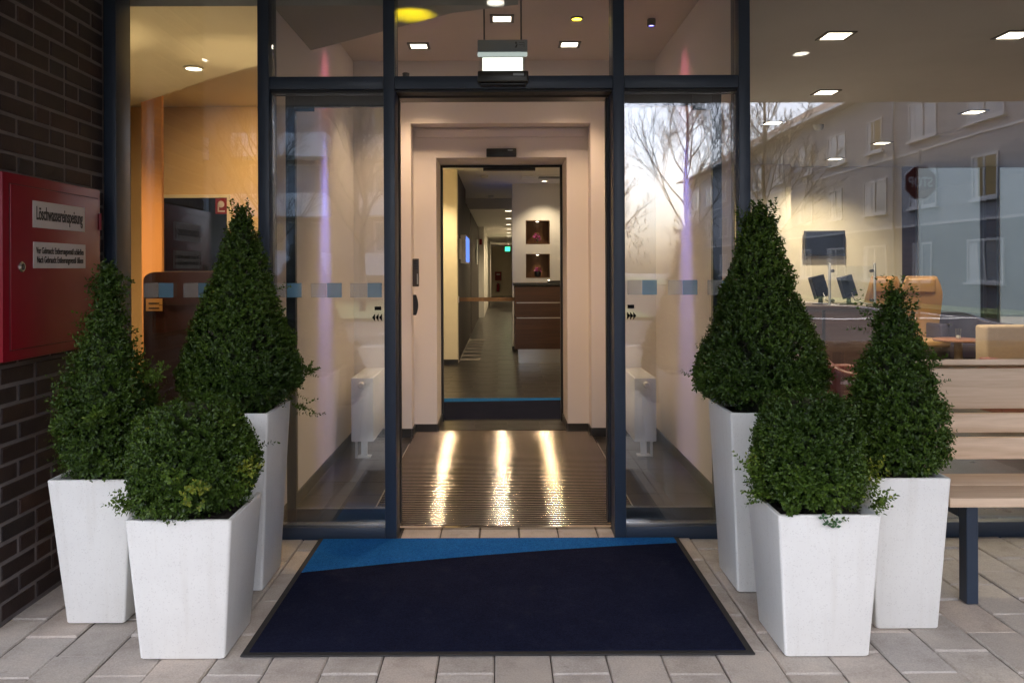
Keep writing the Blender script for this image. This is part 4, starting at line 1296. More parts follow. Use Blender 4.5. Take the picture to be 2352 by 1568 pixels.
box_part('mullion', MT['walnut'], wf, ax(2266, 620, LOY), ax(2290, 620, LOY), LOY, LOY + .18, 0, LOC - .001)
box_part('pane', MT['glass'], wf, ax(2104, 620, LOY) + .001, ax(2266, 620, LOY) - .001, LOY + .08, LOY + .1, .001, LOC - .002)
box_part('pane', MT['glass'], wf, ax(2290, 620, LOY) + .001, LO1 - .101, LOY + .08, LOY + .1, .001, LOC - .002)
for xx in (2107, 2294):
    X = ax(xx, 620, LOY)
    box_part('glazing_bar', MT['steel'], wf, X, X + .02, LOY - .01, LOY + .07, .001, LOC - .002)
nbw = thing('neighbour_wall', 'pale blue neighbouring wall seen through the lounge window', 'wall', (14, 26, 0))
box_part('wall_face', MT['shade_toned_wall'], nbw, 5, 40, 26, 26.5, -.2, 9)
for sq in ((1920, 85), (2330, 85), (1897, 215), (2236, 262), (2025, 332), (1918, 368), (1775, 285)):
    X, Y = on_plane(sq[0], sq[1], LOC)
    lb = {1920: 'lounge ceiling lamp nearest the glass above the tall boxwood', 2330: 'lounge ceiling lamp nearest the glass above the bench', 1897: 'bright lounge ceiling lamp in the second row over the tall boxwood',
          2236: 'lounge ceiling lamp above the high-backed chairs', 2025: 'lounge ceiling lamp over the reception desk', 1918: 'farthest lounge ceiling lamp in front of the wall television', 1775: 'lounge ceiling lamp near the vestibule wall'}[sq[0]]
    square_lamp(lb, X, Y, LOC, .22, 40 if Y < 6.5 else 115, (1, .83, .60), group='lounge ceiling lamps', spot=140)
x, y = on_plane(1880, 290, LOC)
sp_ = thing('smoke_detector', 'smoke detector on the lounge ceiling over the desk', 'smoke detector', (x, y, LOC), 'smoke detectors in the lounge')
MB().lathe([(.06, -.0005), (.06, -.03), (.045, -.06), (.03, -.07)], (x, y, LOC), 18).build('detector_body', MT['trim_white'], sp_, smooth=True)
# television
a, b = at(1849, 530, LOY - .1), at(1942, 588, LOY - .1)
tv = thing('television', 'black flat television on the cream lounge wall', 'television', ((a.x + b.x) / 2, LOY - .08, (a.z + b.z) / 2))
MB().box(a.x, b.x, LOY - .10, LOY - .05, b.z, a.z).build('television_case', MT['black'], tv, .006, 2)
MB().box(a.x + .025, b.x - .025, LOY - .103, LOY - .0995, b.z + .04, a.z - .025).build('screen_glass', MT['screen_off'], tv)
MB().box((a.x + b.x) / 2 - .15, (a.x + b.x) / 2 + .15, LOY - .05, LOY - .0005, (a.z + b.z) / 2 - .12, (a.z + b.z) / 2 + .12).build('wall_bracket', MT['dark_grey'], tv)
# desk with glass screen and monitors
DY = 9.4
dx0, dx1 = ax(1760, 620, DY), ax(2062, 620, DY)
dk = thing('lounge_desk', 'dark walnut service desk in the lounge behind the glass', 'desk', ((dx0 + dx1) / 2, DY + .4, 0))
dz = az(1950, 702, DY)
MB().box(dx0, dx1, DY + .03, DY + .06, .08, dz - .04).build('front_panel', MT['desk_wood'], dk)
MB().box(dx0, dx0 + .04, DY + .061, DY + .85, 0, dz - .041).build('side_panel', MT['desk_wood'], dk)
MB().box(dx1 - .04, dx1, DY + .061, DY + .85, 0, dz - .041).build('side_panel', MT['desk_wood'], dk)
MB().box(dx0 - .02, dx1 + .02, DY, DY + .9, dz - .04, dz).build('desk_top', MT['walnut'], dk, .004)
MB().box(ax(1890, 620, DY), ax(1897, 620, DY), DY + .02, DY + .0295, .1, dz - .05).build('panel_edge', MT['black'], dk)
gs = thing('glass_screen', 'clear glass screen between two steel posts on the desk', 'screen', (ax(1956, 620, DY), DY + .1, dz))
for xx in (1905, 2009):
    X = ax(xx, 620, DY + .1)
    MB().lathe([(.016, 0), (.016, az(1956, 606, DY + .1) - dz), (.010, az(1956, 604, DY + .1) - dz)], (X, DY + .1, dz + .0005), 12).build('post', MT['steel'], gs, smooth=True)
    for yz in (622, 690):
        s = 1 if xx < 1950 else -1
        MB().lathe([(.02, -.02), (.02, .02)], (X + s * .035, DY + .1, az(1956, yz, DY + .1)), 12, 'Y').build('clamp', MT['dark_grey'], gs, smooth=True)
MB().box(ax(1910, 620, DY + .1), ax(2004, 620, DY + .1), DY + .097, DY + .103, dz + .02, az(1956, 611, DY + .1)).build('pane', MT['glass_clear'], gs)
for xx, lb in ((1881, 'black computer monitor nearest the boxwood on the lounge desk'), (1946, 'black computer monitor behind the glass screen on the desk')):
    X = ax(xx, 620, DY + .35)
    t = thing('monitor', lb, 'monitor', (X, DY + .35, dz), 'monitors on the lounge desk')
    MB().lathe([(.10, 0), (.10, .012), (.03, .02), (.022, .10)], (X + .03, DY + .38, dz + .0005), 16).build('stand', MT['black'], t, smooth=True)
    s = MB().box(-.15, .15, -.02, .02, -.135, .135).build('monitor_case', MT['black'], t, .006, 2, local=True)
    s.location = (0, 0, .215); s.rotation_euler = (R(-14), R(-7), R(38))
    g = MB().box(-.135, .135, -.0215, -.0195, -.12, .12).build('back_vent', MT['screen_off'], s, local=True)
    MB().tube([(X + .05, DY + .36, dz + .15), (X + .0, DY + .15, dz + .06), (X + .10, DY + .02, dz + .012), (X + .2, DY + .06, dz + .012)], .006, 6).build('cable', MT['black'], t)
# high-backed tan chairs
def high_chair(label, xx, Y, rot):
    p = at(xx, 640, Y)
    t = thing('office_chair', label, 'chair', (0, 0, 0), 'tan high-backed chairs behind the desk')
    top = az(xx, 634, Y)
    b = MB()
    rows = []
    for k in range(9):
        u = k / 8
        w = .23 + .03 * math.sin(u * math.pi) - .05 * max(0, u - .8) * 5
        rows.append((w, .10 - .14 * u + .05 * math.sin(u * 6), .45 + (top - .45) * u))
    vs, fs = [], []
    for w, yo, z in rows:
        vs += [(-w, yo - .03, z), (-w * .5, yo + .012, z), (w * .5, yo + .012, z), (w, yo - .03, z), (w, yo + .05, z), (-w, yo + .05, z)]
    for k in range(8):
        for j in range(6):
            fs.append((k * 6 + j, k * 6 + (j + 1) % 6, (k + 1) * 6 + (j + 1) % 6, (k + 1) * 6 + j))
    fs += [tuple(range(5, -1, -1)), tuple(range(48, 54))]
    b.add(vs, fs)
    b.build('backrest', MT['tan'], t, .01, 2, local=True)
    MB().box(-.17, .17, -.09, -.025, top - .22, top - .03).build('head_cushion', MT['tan'], t, .025, 3, local=True)
    MB().box(-.25, .25, -.45, .06, .40, .49).build('seat', MT['tan'], t, .03, 3, local=True)
    for s in (-1, 1):
        MB().tube([(s * .28, .02, .45), (s * .29, 0, .66), (s * .29, -.28, .68)], .02, 8).build('armrest', MT['black'], t, local=True)
    MB().lathe([(.03, .08), (.03, .40)], (0, -.2, 0), 10).build('gas_spring', MT['chrome'], t, smooth=True, local=True)
    for k in range(5):
        a_ = k * 2 * math.pi / 5
        MB().tube([(0, -.2, .09), (.3 * math.cos(a_), -.2 + .3 * math.sin(a_), .05)], .022, 6).build('leg', MT['chrome'], t, local=True)
        MB().lathe([(.03, -.015), (.03, .015)], (.3 * math.cos(a_), -.2 + .3 * math.sin(a_), .031), 10, 'X').build('caster', MT['black'], t, local=True)
    t.location = (p.x, Y, 0)
    t.rotation_euler = (0, 0, rot)
    return t
high_chair('tan high-backed chair partly behind the glass screen post', 2026, 11.2, R(12))
high_chair('tan high-backed chair beside the lounge window', 2114, 10.8, R(-14))
# navy tub armchair
def tub_chair(name, label, X, Y, rot, w, d, h, mat, grp=None):
    t = thing(name, label, 'armchair', (0, 0, 0), grp)
    n = 22
    out, inn = [], []
    for k in range(n + 1):
        a_ = math.pi * (-.02 + 1.04 * k / n)
        out.append((w / 2 * math.copysign(abs(math.cos(a_)) ** .55, math.cos(a_)), d * .5 * max(0, math.sin(a_)) ** .6))
        inn.append(((w / 2 - .12) * math.copysign(abs(math.cos(a_)) ** .55, math.cos(a_)), (d * .5 - .12) * max(0, math.sin(a_)) ** .6))
    b = MB()
    vs, fs = [], []
    for k in range(n + 1):
        drop = .12 * abs(math.cos(math.pi * k / n)) ** 2
        for (px, py), zz in ((out[k], .1), (out[k], h - drop), (inn[k], h - drop), (inn[k], .1)):
            vs.append((px, py, zz))
    for k in range(n):
        for j in range(4):
            fs.append((k * 4 + j, k * 4 + (j + 1) % 4, (k + 1) * 4 + (j + 1) % 4, (k + 1) * 4 + j))
    fs += [(0, 1, 2, 3), (n * 4 + 3, n * 4 + 2, n * 4 + 1, n * 4)]
    b.add(vs, fs)
    for s in (-1, 1):
        b.box(s * (w / 2 - .12), s * w / 2, -d * .45, -.001, .1, h - .125)
    b.build('shell', mat, t, .02, 3, smooth=True, local=True)
    MB().box(-w / 2 + .122, w / 2 - .122, -d * .46, d * .36, .22, .43).build('seat_cushion', mat, t, .035, 3, local=True)
    for sx in (-1, 1):
        for sy in (-1, 1):
            MB().lathe([(.015, 0), (.022, .1)], (sx * w * .38, sy * d * .33, 0), 10).build('leg', MT['black'], t, local=True)
    t.location = (X, Y, 0)
    t.rotation_euler = (0, 0, rot)
    return t
p = at(2209, 700, 10.9)
tub_chair('armchair', 'dark navy leather tub armchair behind the round table', p.x, 10.9, 0, .98, .8, az(2209, 719, 10.9), MT['navy_leather'])
# round table and glass
TY = 10.0
p = at(2201, 778, TY)
rt_ = thing('round_table', 'round cherry side table on a pale column before the navy armchair', 'table', (p.x, TY, 0))
MB().lathe([(.27, -.03), (.285, -.02), (.285, -.005), (.275, 0)], (p.x, TY, p.z), 36).build('table_top', MT['table_wood'], rt_, smooth=True)
MB().lathe([(.2, 0), (.2, .015), (.05, .03), (.045, p.z - .031)], (p.x, TY, 0), 20).build('pedestal', MT['beige'], rt_, smooth=True)
gl_ = thing('candle_glass', 'small clear candle glass on the round cherry table', 'glass', (p.x - .01, TY - .02, p.z))
MB().lathe([(.028, .001), (.03, .006), (.034, .13), (.031, .13), (.028, .012)], (p.x - .01, TY - .02, p.z), 18).build('tumbler', MT['glass_clear'], gl_, smooth=True)
MB().lathe([(.025, 0), (.025, .03)], (p.x - .01, TY - .02, p.z + .013), 16).build('candle', MT['trim_white'], gl_, smooth=True)
# beige sofa and maroon chairs
p = at(2266, 748, 8.6)
sf = thing('sofa', 'beige upholstered sofa back behind the bench', 'sofa', (p.x + .9, 8.9, 0))
MB().box(p.x, p.x + 2.0, 8.6, 8.82, .12, az(2300, 748, 8.6)).build('back', MT['beige'], sf, .03, 3)
MB().box(p.x + .02, p.x + 2.0, 7.98, 8.598, .12, .42).build('seat', MT['beige'], sf, .03, 3)
for a_, b_ in ((p.x + .06, 8.68), (p.x + 1.9, 8.68), (p.x + .06, 8.05), (p.x + 1.9, 8.05)):
    MB().lathe([(.02, 0), (.025, .12)], (a_, b_, 0), 10).build('leg', MT['black'], sf)
p = at(1942, 822, 6.0)
tub_chair('armchair', 'maroon leather armchair between the two slim boxwoods', p.x + .02, 6.15, R(100), .66, .62, az(1940, 818, 5.9), MT['maroon'])
p = at(2352, 800, 7.2)
tub_chair('armchair', 'maroon leather armchair in front of the beige sofa', p.x + .18, 7.2, R(185), .8, .7, az(2330, 800, 7.0), MT['maroon'])

# ------------------------------------------------------------------ doormat outside
mY1 = Y0 - .012
mY0 = F * CAMH / (1508 - PY)
X0 = ax(550, 1508, mY0); X1 = ax(1736, 1500, mY0)
wave_mat('doormat', 'large navy doormat with a bright blue wave on the pavers outside', X0, X1, mY0, mY1, .002, .011,
         lambda t: .62 + .43 * t - .13 * t * t)

# ------------------------------------------------------------------ planters
def planter(label, xc, yc, wb, wt, h, rot=0.):
    t = thing('planter', label, 'planter', (0, 0, 0), 'white terrazzo planters flanking the entrance')
    def ring(w, z, r=.012, n=4):
        pts = []
        for cx_, cy_, a0 in ((1, -1, -90), (1, 1, 0), (-1, 1, 90), (-1, -1, 180)):
            for k in range(n):
                a_ = R(a0 + 90 * k / (n - 1))
                pts.append((cx_ * (w / 2 - r) + r * math.cos(a_), cy_ * (w / 2 - r) + r * math.sin(a_), z))
        return pts
    th = .018
    rows = [ring(wb - .008, 0), ring(wb, .005), ring(wt, h - .004), ring(wt - .006, h), ring(wt - 2 * th + .006, h, .006), ring(wt - 2 * th, h - .004, .006), ring(wt - 2 * th - .04, h - .16, .006)]
    n = len(rows[0])
    vs = [p for r in rows for p in r]
    fs = [tuple(range(n - 1, -1, -1)), tuple((len(rows) - 1) * n + k for k in range(n))]
    for i in range(len(rows) - 1):
        for k in range(n):
            fs.append((i * n + k, i * n + (k + 1) % n, (i + 1) * n + (k + 1) % n, (i + 1) * n + k))
    MB().add(vs, fs).build('pot', MT['terrazzo'], t, smooth=True, local=True)
    ws = wt - 2 * th - .010
    g = 12
    sv, sf_ = [], []
    for i in range(g + 1):
        for j in range(g + 1):
            e = min(i, j, g - i, g - j) == 0
            sv.append((-ws / 2 + ws * i / g, -ws / 2 + ws * j / g, h - .032 + (0 if e else random.uniform(-.006, .012))))
    for i in range(g):
        for j in range(g):
            sf_.append((i * (g + 1) + j, (i + 1) * (g + 1) + j, (i + 1) * (g + 1) + j + 1, i * (g + 1) + j + 1))
    MB().add(sv, sf_).build('soil', MT['soil'], t, local=True)
    t.location = (xc, yc, .0015)
    t.rotation_euler = (0, 0, rot)
    return t
def fl(x, y):
    Y = F * CAMH / (y - PY)
    for _ in range(3):
        p = at(x, y, Y)
        Y *= CAMH / (CAMH - p.z)
    return at(x, y, Y)
def place(xl, xr, yb, wb):
    a, b = fl(xl, yb), fl(xr, yb)
    w = b.x - a.x if wb is None else wb
    return (a.x + b.x) / 2, (a.y + b.y) / 2 + w / 2, w
PL = {}
xc, yc, w = place(321, 516, 1514, None);  PL['L3'] = (xc, yc); planter('low wide white planter nearest the doormat on the brick side', xc, yc, w, w * 1.24, .517)
a = fl(152, 1432); w = .235
PL['L1'] = (a.x + w / 2, a.y + w / 2); planter('slim mid-height white planter beside the brick wall', a.x + w / 2, a.y + w / 2, w, w * 1.42, .588)
a = fl(603, 1357); w = .305
PL['L2'] = (a.x - w / 2, a.y + w / 2); planter('tall white planter beside the glass on the brick side', a.x - w / 2, a.y + w / 2, w, w * 1.26, .79)
xc, yc, w = place(1803, 1998, 1508, None);  PL['R2'] = (xc, yc); planter('low wide white planter nearest the doormat on the bench side', xc, yc, w, w * 1.22, .525)
xc, yc, w = place(2013, 2157, 1444, None);  PL['R3'] = (xc, yc); planter('slim mid-height white planter beside the wooden bench', xc, yc, w, w * 1.28, .598)
a = fl(1694, 1360); w = .305
PL['R1'] = (a.x + w / 2, a.y + w / 2); planter('tall white planter beside the glass on the bench side', a.x + w / 2, a.y + w / 2, w, w * 1.25, .79)

# ------------------------------------------------------------------ boxwoods
def leaf_mesh(name, base, dirs, lens, widths, tint, mat, parent):
    """base (n,3), dirs (n,3,3)=axis,side,normal; each leaf two folded quads"""
    n = len(base)
    ax_, sd, nm = dirs[:, 0], dirs[:, 1], dirs[:, 2]
    L = lens[:, None]; W = widths[:, None]
    v = np.empty((n, 6, 3), np.float32)
    v[:, 0] = base
    v[:, 1] = base + ax_ * L * .35 + sd * W * .5 + nm * W * .16
    v[:, 2] = base + ax_ * L * .72 + sd * W * .42 + nm * W * .12
    v[:, 3] = base + ax_ * L - nm * L * .06
    v[:, 4] = base + ax_ * L * .72 - sd * W * .42 + nm * W * .12
    v[:, 5] = base + ax_ * L * .35 - sd * W * .5 + nm * W * .16
    me = bpy.data.meshes.new(name)
    me.vertices.add(n * 6)
    me.vertices.foreach_set('co', v.ravel())
    idx = (np.arange(n)[:, None] * 6 + np.array([0, 1, 2, 3, 0, 3, 4, 5])[None]).astype(np.int32)
    me.loops.add(n * 8)
    me.loops.foreach_set('vertex_index', idx.ravel())
    me.polygons.add(n * 2)
    me.polygons.foreach_set('loop_start', np.arange(n * 2, dtype=np.int32) * 4)
    at_ = me.attributes.new('leaf_tint', 'FLOAT', 'POINT')
    at_.data.foreach_set('value', np.repeat(tint, 6).astype(np.float32))
    me.update(calc_edges=True)
    me.validate()
    me.materials.append(mat)
    o = bpy.data.objects.new(name, me)
    C.objects.link(o)
    o.parent = parent
    o['kind'] = 'stuff'
    return o

def unit(v): return v / (np.linalg.norm(v, axis=-1, keepdims=True) + 1e-9)

def sprigs(base, axis, length, nl, leafL, tint0, tj=.12, spread=1.05):
    """leaf pairs along shoots; returns arrays for leaf_mesh and shoot segments"""
    n = len(base)
    B, D, Ls, Ws, T = [], [], [], [], []
    side = unit(np.cross(axis, RNG.normal(size=(n, 3))))
    bend = RNG.normal(size=(n, 3)) * .25
    for k in range(nl):
        t = (k + .6) / nl
        pos = base + axis * (length * t)[:, None] + bend * (length * t * t)[:, None] * .5
        ang = k * math.pi / 2 + RNG.normal(size=n) * .3
        s2 = np.cross(axis, side)
        d0 = side * np.cos(ang)[:, None] + s2 * np.sin(ang)[:, None]
        for sg in (1, -1):
            ld = unit(d0 * sg * spread + axis * (.35 + .75 * t) + RNG.normal(size=(n, 3)) * .22 + np.array([0, 0, .10]))
            nm = unit(np.cross(ld, np.cross(axis, ld)) + RNG.normal(size=(n, 3)) * .25)
            sd = unit(np.cross(ld, nm))
            nm = np.cross(sd, ld)
            B.append(pos); D.append(np.stack([ld, sd, nm], 1))
            l = leafL * RNG.uniform(.7, 1.2, n) * (1 - .30 * t)
            Ls.append(l); Ws.append(l * RNG.uniform(.48, .62, n))
            T.append(np.clip(tint0 + tj * RNG.normal(size=n) + .16 * (t - .5), 0, 1))
    return np.concatenate(B), np.concatenate(D), np.concatenate(Ls), np.concatenate(Ws), np.concatenate(T)

def vnoise(p, seed, sc):
    r = np.random.default_rng(seed)
    out = np.zeros(len(p))
    for k in range(7):
        d = unit(r.normal(size=3)) * sc * r.uniform(.6, 1.9)
        out += np.sin(p @ d + r.uniform(0, 6.28))
    return out / 7 * 1.9

def boxwood(label, cx, cy, prof, count, soil, seed, leafL=.0185, loose=0., tips=(), tint=.40, young=(), px_off=0.):
    """prof: list of (height, radius) from the tip down"""
    t = thing('boxwood', label, 'shrub', (cx, cy, soil))
    prof = sorted(prof)
    hs = np.array([p[0] for p in prof]); rs = np.array([p[1] for p in prof])
    ss = np.linspace(0, 1, 400)
    hh = hs[0] + (hs[-1] - hs[0]) * ss
    rr = np.interp(hh, hs, rs)
    wgt = rr + .02
    cdf = np.cumsum(wgt) / wgt.sum()
    def surf(n, shrink):
        u = np.interp(RNG.uniform(size=n), cdf, ss)
        h = hs[0] + (hs[-1] - hs[0]) * u
        a = RNG.uniform(0, 2 * np.pi, n)
        r = np.interp(h, hs, rs)
        dr = (np.interp(h + .01, hs, rs) - np.interp(h - .01, hs, rs)) / .02
        nrm = unit(np.stack([np.cos(a), np.sin(a), -np.clip(dr, -2.5, 2.5)], 1))
        p = np.stack([r * np.cos(a), r * np.sin(a), h], 1)
        lump = vnoise(p, seed, 13.) * .015 + vnoise(p, seed + 5, 34.) * .009
        p = p + nrm * (lump - shrink)[:, None]
        return p, nrm, lump
    parts = []
    count = int(count * 1.3)
    n1 = int(count * .74)
    sl = .036
    p, nrm, lump = surf(n1, np.full(n1, sl * 1.45) + RNG.uniform(0, .012, n1) - loose * np.abs(RNG.normal(size=n1)) * .02)
    axis = unit(nrm * 1.0 + np.array([0, 0, .45]) + RNG.normal(size=(n1, 3)) * .30)
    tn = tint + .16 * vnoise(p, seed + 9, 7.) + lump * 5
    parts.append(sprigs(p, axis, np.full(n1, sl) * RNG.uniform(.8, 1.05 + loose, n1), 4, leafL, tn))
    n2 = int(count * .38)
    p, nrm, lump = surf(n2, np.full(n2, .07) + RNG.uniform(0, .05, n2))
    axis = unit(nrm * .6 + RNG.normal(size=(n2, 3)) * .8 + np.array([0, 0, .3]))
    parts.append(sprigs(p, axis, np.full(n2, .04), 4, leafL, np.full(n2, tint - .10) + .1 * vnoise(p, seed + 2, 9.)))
    # stray shoots
    n3 = int(count * .002)
    p, nrm, lump = surf(n3, np.full(n3, .02))
    axis = unit(nrm + np.array([0, 0, .55]) + RNG.normal(size=(n3, 3)) * .3)
    parts.append(sprigs(p, axis, RNG.uniform(.04, .065 + .06 * loose, n3), 6, leafL, np.full(n3, tint + .14)))
    for (dx, dy, z, ddx, ddy, ddz, ln, k, tt) in tips:
        b = np.array([[dx, dy, z]]) + RNG.normal(size=(k, 3)) * .018
        axis = unit(np.array([[ddx, ddy, ddz]]) + RNG.normal(size=(k, 3)) * .28)
        parts.append(sprigs(b, axis, RNG.uniform(.7, 1.1, k) * ln, 7, leafL * 1.08, np.full(k, tt), .07))
    B, D, Ls, Ws, T = (np.concatenate([q[i] for q in parts]) for i in range(5))
    B = B - np.array([0, 0, soil])
    # dense twiggy heart of the bush
    cv, cf = [], []
    K = 18
    lv = np.linspace(hs[0] + .01, hs[-1] - .05, 16)
    for i, h in enumerate(lv):
        for k in range(K):
            a_ = 2 * math.pi * k / K
            r_ = max(.004, float(np.interp(h, hs, rs)) * random.uniform(.52, .62) - .018)
            cv.append((r_ * math.cos(a_), r_ * math.sin(a_), h - soil))
    for i in range(15):
        for k in range(K):
            cf.append((i * K + k, i * K + (k + 1) % K, (i + 1) * K + (k + 1) % K, (i + 1) * K + k))
    cf += [tuple(range(K - 1, -1, -1)), tuple(range(15 * K, 16 * K))]
    tag(MB().add(cv, cf).build('inner_twigs', MT['heart'], t, local=True), kind='stuff')
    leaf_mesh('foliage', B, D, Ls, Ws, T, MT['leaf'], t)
    # trunk with side branches
    b = MB()
    top = hs[-1] - soil
    b.tube([(0, 0, -.03), (.006, .004, top * .4), (-.004, .0, top * .8)], .013, 8, .004)
    for k in range(46):
        z0 = max(.02, (hs[0] - soil) * .8 + random.uniform(0, .78) * top * .95)
        a_ = random.uniform(0, 6.28)
        h_ = min(hs[-1] - .02, soil + z0 + .07)
        r_ = float(np.interp(h_, hs, rs)) * .8
        b.tube([(0, 0, z0), (r_ * .5 * math.cos(a_), r_ * .5 * math.sin(a_), z0 + .035), (r_ * math.cos(a_ + .15), r_ * math.sin(a_ + .15), z0 + .075)], .0045, 5, .0018)
    o = b.build('trunk', MT['bark'], t, local=True)
    return t

def profile(rows, Y, sc=1.0):
    return [(az(PX, y, Y), r * Y / F * sc) for y, r in rows]
x, y = PL['L1']
boxwood('loose sparse cone boxwood with a bare thin tip beside the brick wall', x - .0, y, profile([(604, 14), (640, 30), (700, 44), (750, 55), (800, 74), (850, 96), (900, 112), (950, 121), (1000, 120), (1050, 114), (1092, 84)], y, .88), 2500, .556, 3,
        loose=.9, tint=.44, tips=[(0, 0, 1.36, 0, 0, 1, .09, 9, .42), (.02, -.02, 1.28, .4, -.2, 1, .08, 8, .42), (-.05, -.03, 1.16, -.5, -.3, 1, .08, 8, .45), (.20, -.05, .98, .8, -.2, .5, .07, 10, .62), (-.11, -.10, .78, -.6, -.5, .4, .05, 14, .62), (.05, -.15, .85, 0, -1, .4, .05, 12, .64)])
x, y = PL['L2']
boxwood('tall dense clipped cone boxwood before the glass on the brick side', x + .015, y, profile([(468, 14), (500, 42), (560, 58), (620, 74), (680, 96), (740, 116), (800, 138), (850, 157), (895, 150), (930, 112), (952, 66)], y), 3900, .758, 4,
        tint=.38, tips=[(0, 0, 1.66, -.15, 0, 1, .07, 8, .45), (.02, 0, 1.66, .25, 0, 1, .06, 6, .45), (.26, -.03, .80, .9, -.1, -.05, .09, 6, .40), (.29, 0, .94, .8, 0, .5, .05, 8, .40)])
x, y = PL['L3']
boxwood('round clipped ball boxwood in the low planter on the brick side', x - .02, y, profile([(897, 50), (915, 96), (950, 130), (1000, 150), (1050, 158), (1100, 156), (1150, 142), (1172, 112)], y), 2700, .485, 5,
        tint=.36, tips=[(.20, -.08, .66, .6, -.2, .5, .075, 12, .88), (.11, -.25, .64, .2, -.8, .1, .05, 14, .86), (.04, -.25, .70, 0, -.7, .2, .04, 8, .66), (-.18, -.13, .56, -.7, -.3, .15, .07, 14, .66), (.19, -.12, .60, .7, -.3, .1, .06, 10, .56)])
x, y = PL['R1']
boxwood('tall dense clipped cone boxwood before the glass on the bench side', x + .0, y, profile([(466, 16), (500, 44), (560, 64), (620, 82), (680, 102), (740, 122), (800, 143), (860, 161), (900, 155), (930, 124), (952, 70)], y), 3900, .758, 6,
        tint=.38, tips=[(-.01, 0, 1.67, -.2, 0, 1, .06, 7, .45), (.05, 0, 1.66, .3, 0, 1, .06, 7, .45), (-.06, -.05, 1.64, -.4, 0, 1, .05, 6, .45)])
x, y = PL['R2']
boxwood('round clipped ball boxwood in the low planter on the bench side', x - .01, y, profile([(891, 50), (910, 92), (950, 118), (1000, 130), (1050, 134), (1100, 137), (1145, 128), (1164, 100)], y), 2500, .493, 8,
        tint=.38, tips=[(.21, -.05, .60, .30, -.1, 1, .10, 12, .86), (.19, -.12, .54, .4, -.3, .6, .07, 16, .72), (-.20, -.06, .64, -.5, -.1, .8, .085, 14, .74), (-.20, -.08, .58, -.8, -.2, .1, .06, 12, .62), (-.12, -.16, .535, -.3, -.5, .5, .05, 10, .45)])
x, y = PL['R3']
boxwood('slim cone boxwood with long loose shoots on top beside the bench', x + .02, y, profile([(668, 8), (700, 22), (740, 48), (780, 64), (850, 86), (900, 101), (950, 112), (1000, 117), (1050, 110), (1094, 84)], y), 2500, .566, 9,
        loose=.35, tint=.37, tips=[(0, 0, 1.20, .05, 0, 1, .15, 12, .42), (-.07, 0, 1.17, -.5, 0, 1, .13, 9, .42), (.03, 0, 1.25, .6, 0, .6, .09, 6, .42), (-.01, 0, 1.30, -.1, 0, 1, .09, 7, .45), (.09, -.1, 1.03, .5, -.4, .7, .05, 8, .5)])
# trailing ivy sprig over a planter rim
x, y = PL['R2']
iv = thing('ivy_sprig', 'tiny green ivy tendril hanging over the rim of the low planter on bench side', 'plant', (x - .01, y - .19, .52))
pts = [(x - .05, y - .175, .515), (x - .035, y - .203, .523), (x - .02, y - .203, .50), (x - .002, y - .200, .488), (x + .012, y - .199, .49), (x + .016, y - .20, .507)]
MB().tube(pts, .0018, 5).build('tendril', MT['bark'], iv)
lfm = MB()
for q in (pts[1], pts[2], pts[4], pts[5]):
    c = Vector(q) + Vector((0, -.004, 0))
    for s in (-1, 0, 1):
        d = Vector((.55 * s, -.1, .7 - .6 * abs(s))).normalized()
        u = Vector((d.z, 0, -d.x)) * .006
        lfm.quad(c, c + d * .010 + u, c + d * .020, c + d * .010 - u)
o = lfm.build('leaves', MT['stem'], iv)
tag(o, kind='stuff')

# ------------------------------------------------------------------ bench
BY = F * CAMH / (1392 - PY) 
bl_x = ax(2221, 1392, BY)
bn = thing('bench', 'weathered wooden bench with dark steel legs before the lounge glass', 'bench', (bl_x + .9, BY + .3, 0))
BL = bl_x - .075
BR_ = BL + 1.85
sz = az(2250, 1164, BY)
def plank(x0, x1, y0, y1, z0, z1, tilt=0.):
    o = MB().box(-(x1 - x0) / 2, (x1 - x0) / 2, -(y1 - y0) / 2, (y1 - y0) / 2, -(z1 - z0) / 2, (z1 - z0) / 2).build('plank', MT['teak'], bn, .003, 2, local=True)
    o.location = Vector(((x0 + x1) / 2, (y0 + y1) / 2, (z0 + z1) / 2)) - bn.location
    o.rotation_euler = (tilt, 0, 0)
    return o
def zof(y, Y): return az(2300, y, Y)
sy0, sy1 = BY - .01, BY + .40
plank(BL, BR_, sy0, sy0 + .20, sz + .001, sz + .04)
plank(BL, BR_, sy0 + .206, sy1, sz + .001, sz + .04)
bY = sy1 + .02
for ya, yb in ((1054, 1005), (993, 950), (938, 846)):
    z0, z1 = zof(ya, bY), zof(yb, bY)
    plank(BL, BR_, bY, bY + .035, z0, z1)
tb = plank(BL, BR_, bY + .005, bY + .13, zof(830, bY) - .03, zof(830, bY) - .002, R(-12))
for X in (bl_x, BR_ - .125):
    MB().box(X, X + .05, BY, BY + .06, 0, sz).build('leg', MT['frame'], bn, .003)
    MB().box(X, X + .05, BY + .061, sy1 - .001, sz - .06, sz - .0005).build('seat_rail', MT['frame'], bn, .003)
    MB().box(X, X + .05, sy1 + .057, sy1 + .105, 0, zof(838, bY) - .02).build('rear_leg', MT['frame'], bn, .003)
    MB().box(X + .001, X + .049, sy1, sy1 + .0565, sz - .05, sz).build('bracket', MT['frame'], bn)

